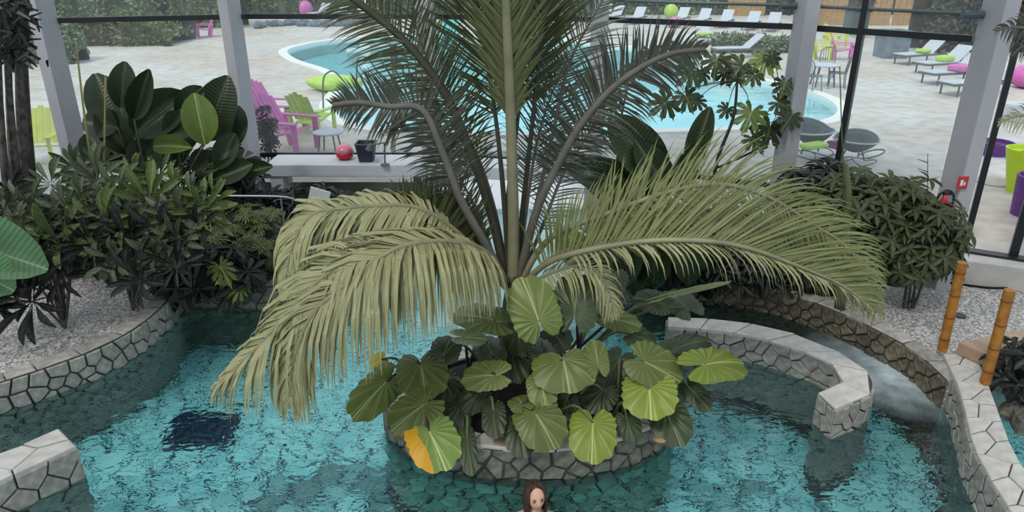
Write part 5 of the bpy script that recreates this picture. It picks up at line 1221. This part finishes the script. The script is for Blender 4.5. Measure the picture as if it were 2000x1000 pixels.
# ================================================================ the bather
def person():
    H0 = gp(1046, 975, .17); base = Vector((H0.x, H0.y+.02, -1.32))
    t = thing('person', 'long-haired bather standing up to the shoulders in the water in front of the island', 'person', base)
    me = bpy.data.meshes.new('body'); V = []; E_ = []; RR = []
    def v(x, y, z, r): V.append((x, y, z)); RR.append(r); return len(V)-1
    pel = v(0, 0, .84, .145); wa = v(0, 0, 1.0, .115); ch = v(0, .0, 1.16, .13); up = v(0, .0, 1.27, .105); nk = v(0, 0, 1.36, .05); nk2 = v(0, -.01, 1.43, .048)
    for a, b in ((pel, wa), (wa, ch), (ch, up), (up, nk), (nk, nk2)): E_.append((a, b))
    for s in (-1, 1):
        sh_ = v(s*.155, 0, 1.285, .055); el = v(s*.30, -.06, 1.10, .038); wr_ = v(s*.33, -.26, 1.02, .027); pa = v(s*.325, -.33, 1.00, .03)
        E_ += [(up, sh_), (sh_, el), (el, wr_), (wr_, pa)]
        for k in range(4):
            x = s*.325+(k-1.5)*.022; l = (.062, .072, .068, .052)[k]
            f1 = v(x, -.375, 1.0, .0095); f2 = v(x, -.375-l*.55, .99, .009); f3 = v(x, -.375-l, .972, .007); E_ += [(pa, f1), (f1, f2), (f2, f3)]
        t1 = v(s*.325-s*.035, -.31, .995, .011); t2_ = v(s*.325-s*.06, -.345, .985, .010); t3 = v(s*.325-s*.062, -.375, .975, .008); E_ += [(wr_, t1), (t1, t2_), (t2_, t3)]
        hp_ = v(s*.09, 0, .78, .10); kn = v(s*.10, -.02, .44, .062); an = v(s*.10, .02, .08, .04); ft = v(s*.11, -.06, .035, .038); to = v(s*.12, -.16, .025, .028)
        E_ += [(pel, hp_), (hp_, kn), (kn, an), (an, ft), (ft, to)]
    me.from_pydata(V, E_, []); ob = bpy.data.objects.new('body', me); COL.objects.link(ob)
    sk = ob.modifiers.new('skin', 'SKIN'); sk.use_smooth_shade = True
    for i, r in enumerate(RR): me.skin_vertices[0].data[i].radius = (r, r*(.72 if i in (0, 1, 2, 3) else 1))
    me.skin_vertices[0].data[0].use_root = True
    ob.modifiers.new('sub', 'SUBSURF').levels = 2; ob.modifiers['sub'].render_levels = 2
    dg = bpy.context.evaluated_depsgraph_get(); m2 = bpy.data.meshes.new_from_object(ob.evaluated_get(dg)); bpy.data.objects.remove(ob)
    # head joined to the body
    b = MB(); b.v = [v_.co.copy() for v_ in m2.vertices]; b.f = [tuple(p.vertices) for p in m2.polygons]; b.uv = [(0, 0)]*len(b.v)
    hc = Vector((0, -.015, 1.51)); rot = Matrix.Rotation(math.radians(14), 3, 'Z') @ Matrix.Rotation(math.radians(-8), 3, 'X')
    hb = MB(); hb.ell((0, 0, 0), (.073, .092, .112), 32, 24)
    for p in hb.v:
        f = max(0, -p.y/.092); x, z = p.x, p.z
        if z < 0: p.x *= 1-.30*(-z/.112)**1.3; p.y *= 1-.10*(-z/.112)
        g = lambda cx, cz, s, sz: math.exp(-((x-cx)/s)**2-((z-cz)/sz)**2)
        if f > .3:
            p.y -= .024*g(0, -.022, .011, .022)+.010*g(0, .0, .010, .03)      # nose
            p.y += .009*(g(.031, .004, .017, .012)+g(-.031, .004, .017, .012)) # eye sockets
            p.y -= .005*g(0, -.058, .022, .007)+.004*g(0, -.068, .018, .006)+.008*g(0, -.098, .02, .016)
            p.y -= .004*g(0, .026, .045, .010)
    off = len(b.v); b.v += [hc+rot @ p for p in hb.v]; b.f += [tuple(i+off for i in f) for f in hb.f]; b.uv += [(0, 0)]*len(hb.v)
    for s in (-1, 1): b.ell(hc+rot @ Vector((s*.074, .01, -.008)), (.010, .02, .03), 10, 8)
    b.build('body', 'skin', t, smooth=True)
    fb = MB()
    for s in (-1, 1): fb.ell(hc+rot @ Vector((s*.031, -.079, .004)), (.013, .008, .006), 10, 6, rot)
    fb.build('eyes', 'eye', t, smooth=True)
    fb = MB()
    for s in (-1, 1): fb.ell(hc+rot @ Vector((s*.031, -.088, .026)), (.019, .004, .004), 10, 6, rot)
    fb.build('eyebrows', 'hair', t, smooth=True)
    fb = MB(); fb.ell(hc+rot @ Vector((0, -.092, -.062)), (.022, .006, .007), 12, 6, rot); fb.build('lips', 'lip', t, smooth=True)
    h = MB(); rr = random.Random(4)
    for k in range(150):
        a = rr.uniform(-.88, .88)*PI; sa = 1 if a > 0 else -1; a = abs(a)*.5+.0
        # strand from the parting over the skull, down beside the face and behind
        ang = PI*.5-(.10+.95*rr.random())*PI*.5-0.0
        th = sa*(.92+rr.random()*2.2)             # angle from the face direction
        d = Vector((math.sin(th), -math.cos(th), 0)); P = []
        for q, rz_, rr_ in ((0, .118, .02), (.3, .104, .05), (.55, .06, .080), (.75, .0, .090), (1, -.06, .090), (1.3, -.14, .085), (1.6, -.22, .09), (1.9, -.30, .095)):
            P.append(hc+rot @ Vector((d.x*rr_*.98, d.y*rr_*1.16+.012, rz_+.004))+Vector((rr.uniform(-.004, .004), rr.uniform(-.004, .004), 0)))
        h.tube(smooth(P, 2), [.009]*12+[.006, .005, .003], 5)
    h.ell(hc+rot @ Vector((0, .018, .012)), (.082, .092, .116), 20, 12, rot)
    hv = [p for p in h.v]
    h.build('hair', 'hair', t, smooth=True)
    sw = MB()
    sw.lathe((0, 0, 0), [(.112, .98), (.122, 1.06), (.130, 1.14), (.118, 1.2)], 28)
    for p in sw.v: p.y *= .86
    sw.build('swimsuit_top', 'swim', t, smooth=True)
    sw = MB(); sw.lathe((0, 0, 0), [(.10, .74), (.152, .80), (.158, .86), (.145, .92)], 28)
    for p in sw.v: p.y *= .84
    sw.build('swimsuit_bottom', 'swim', t, smooth=True)
person()
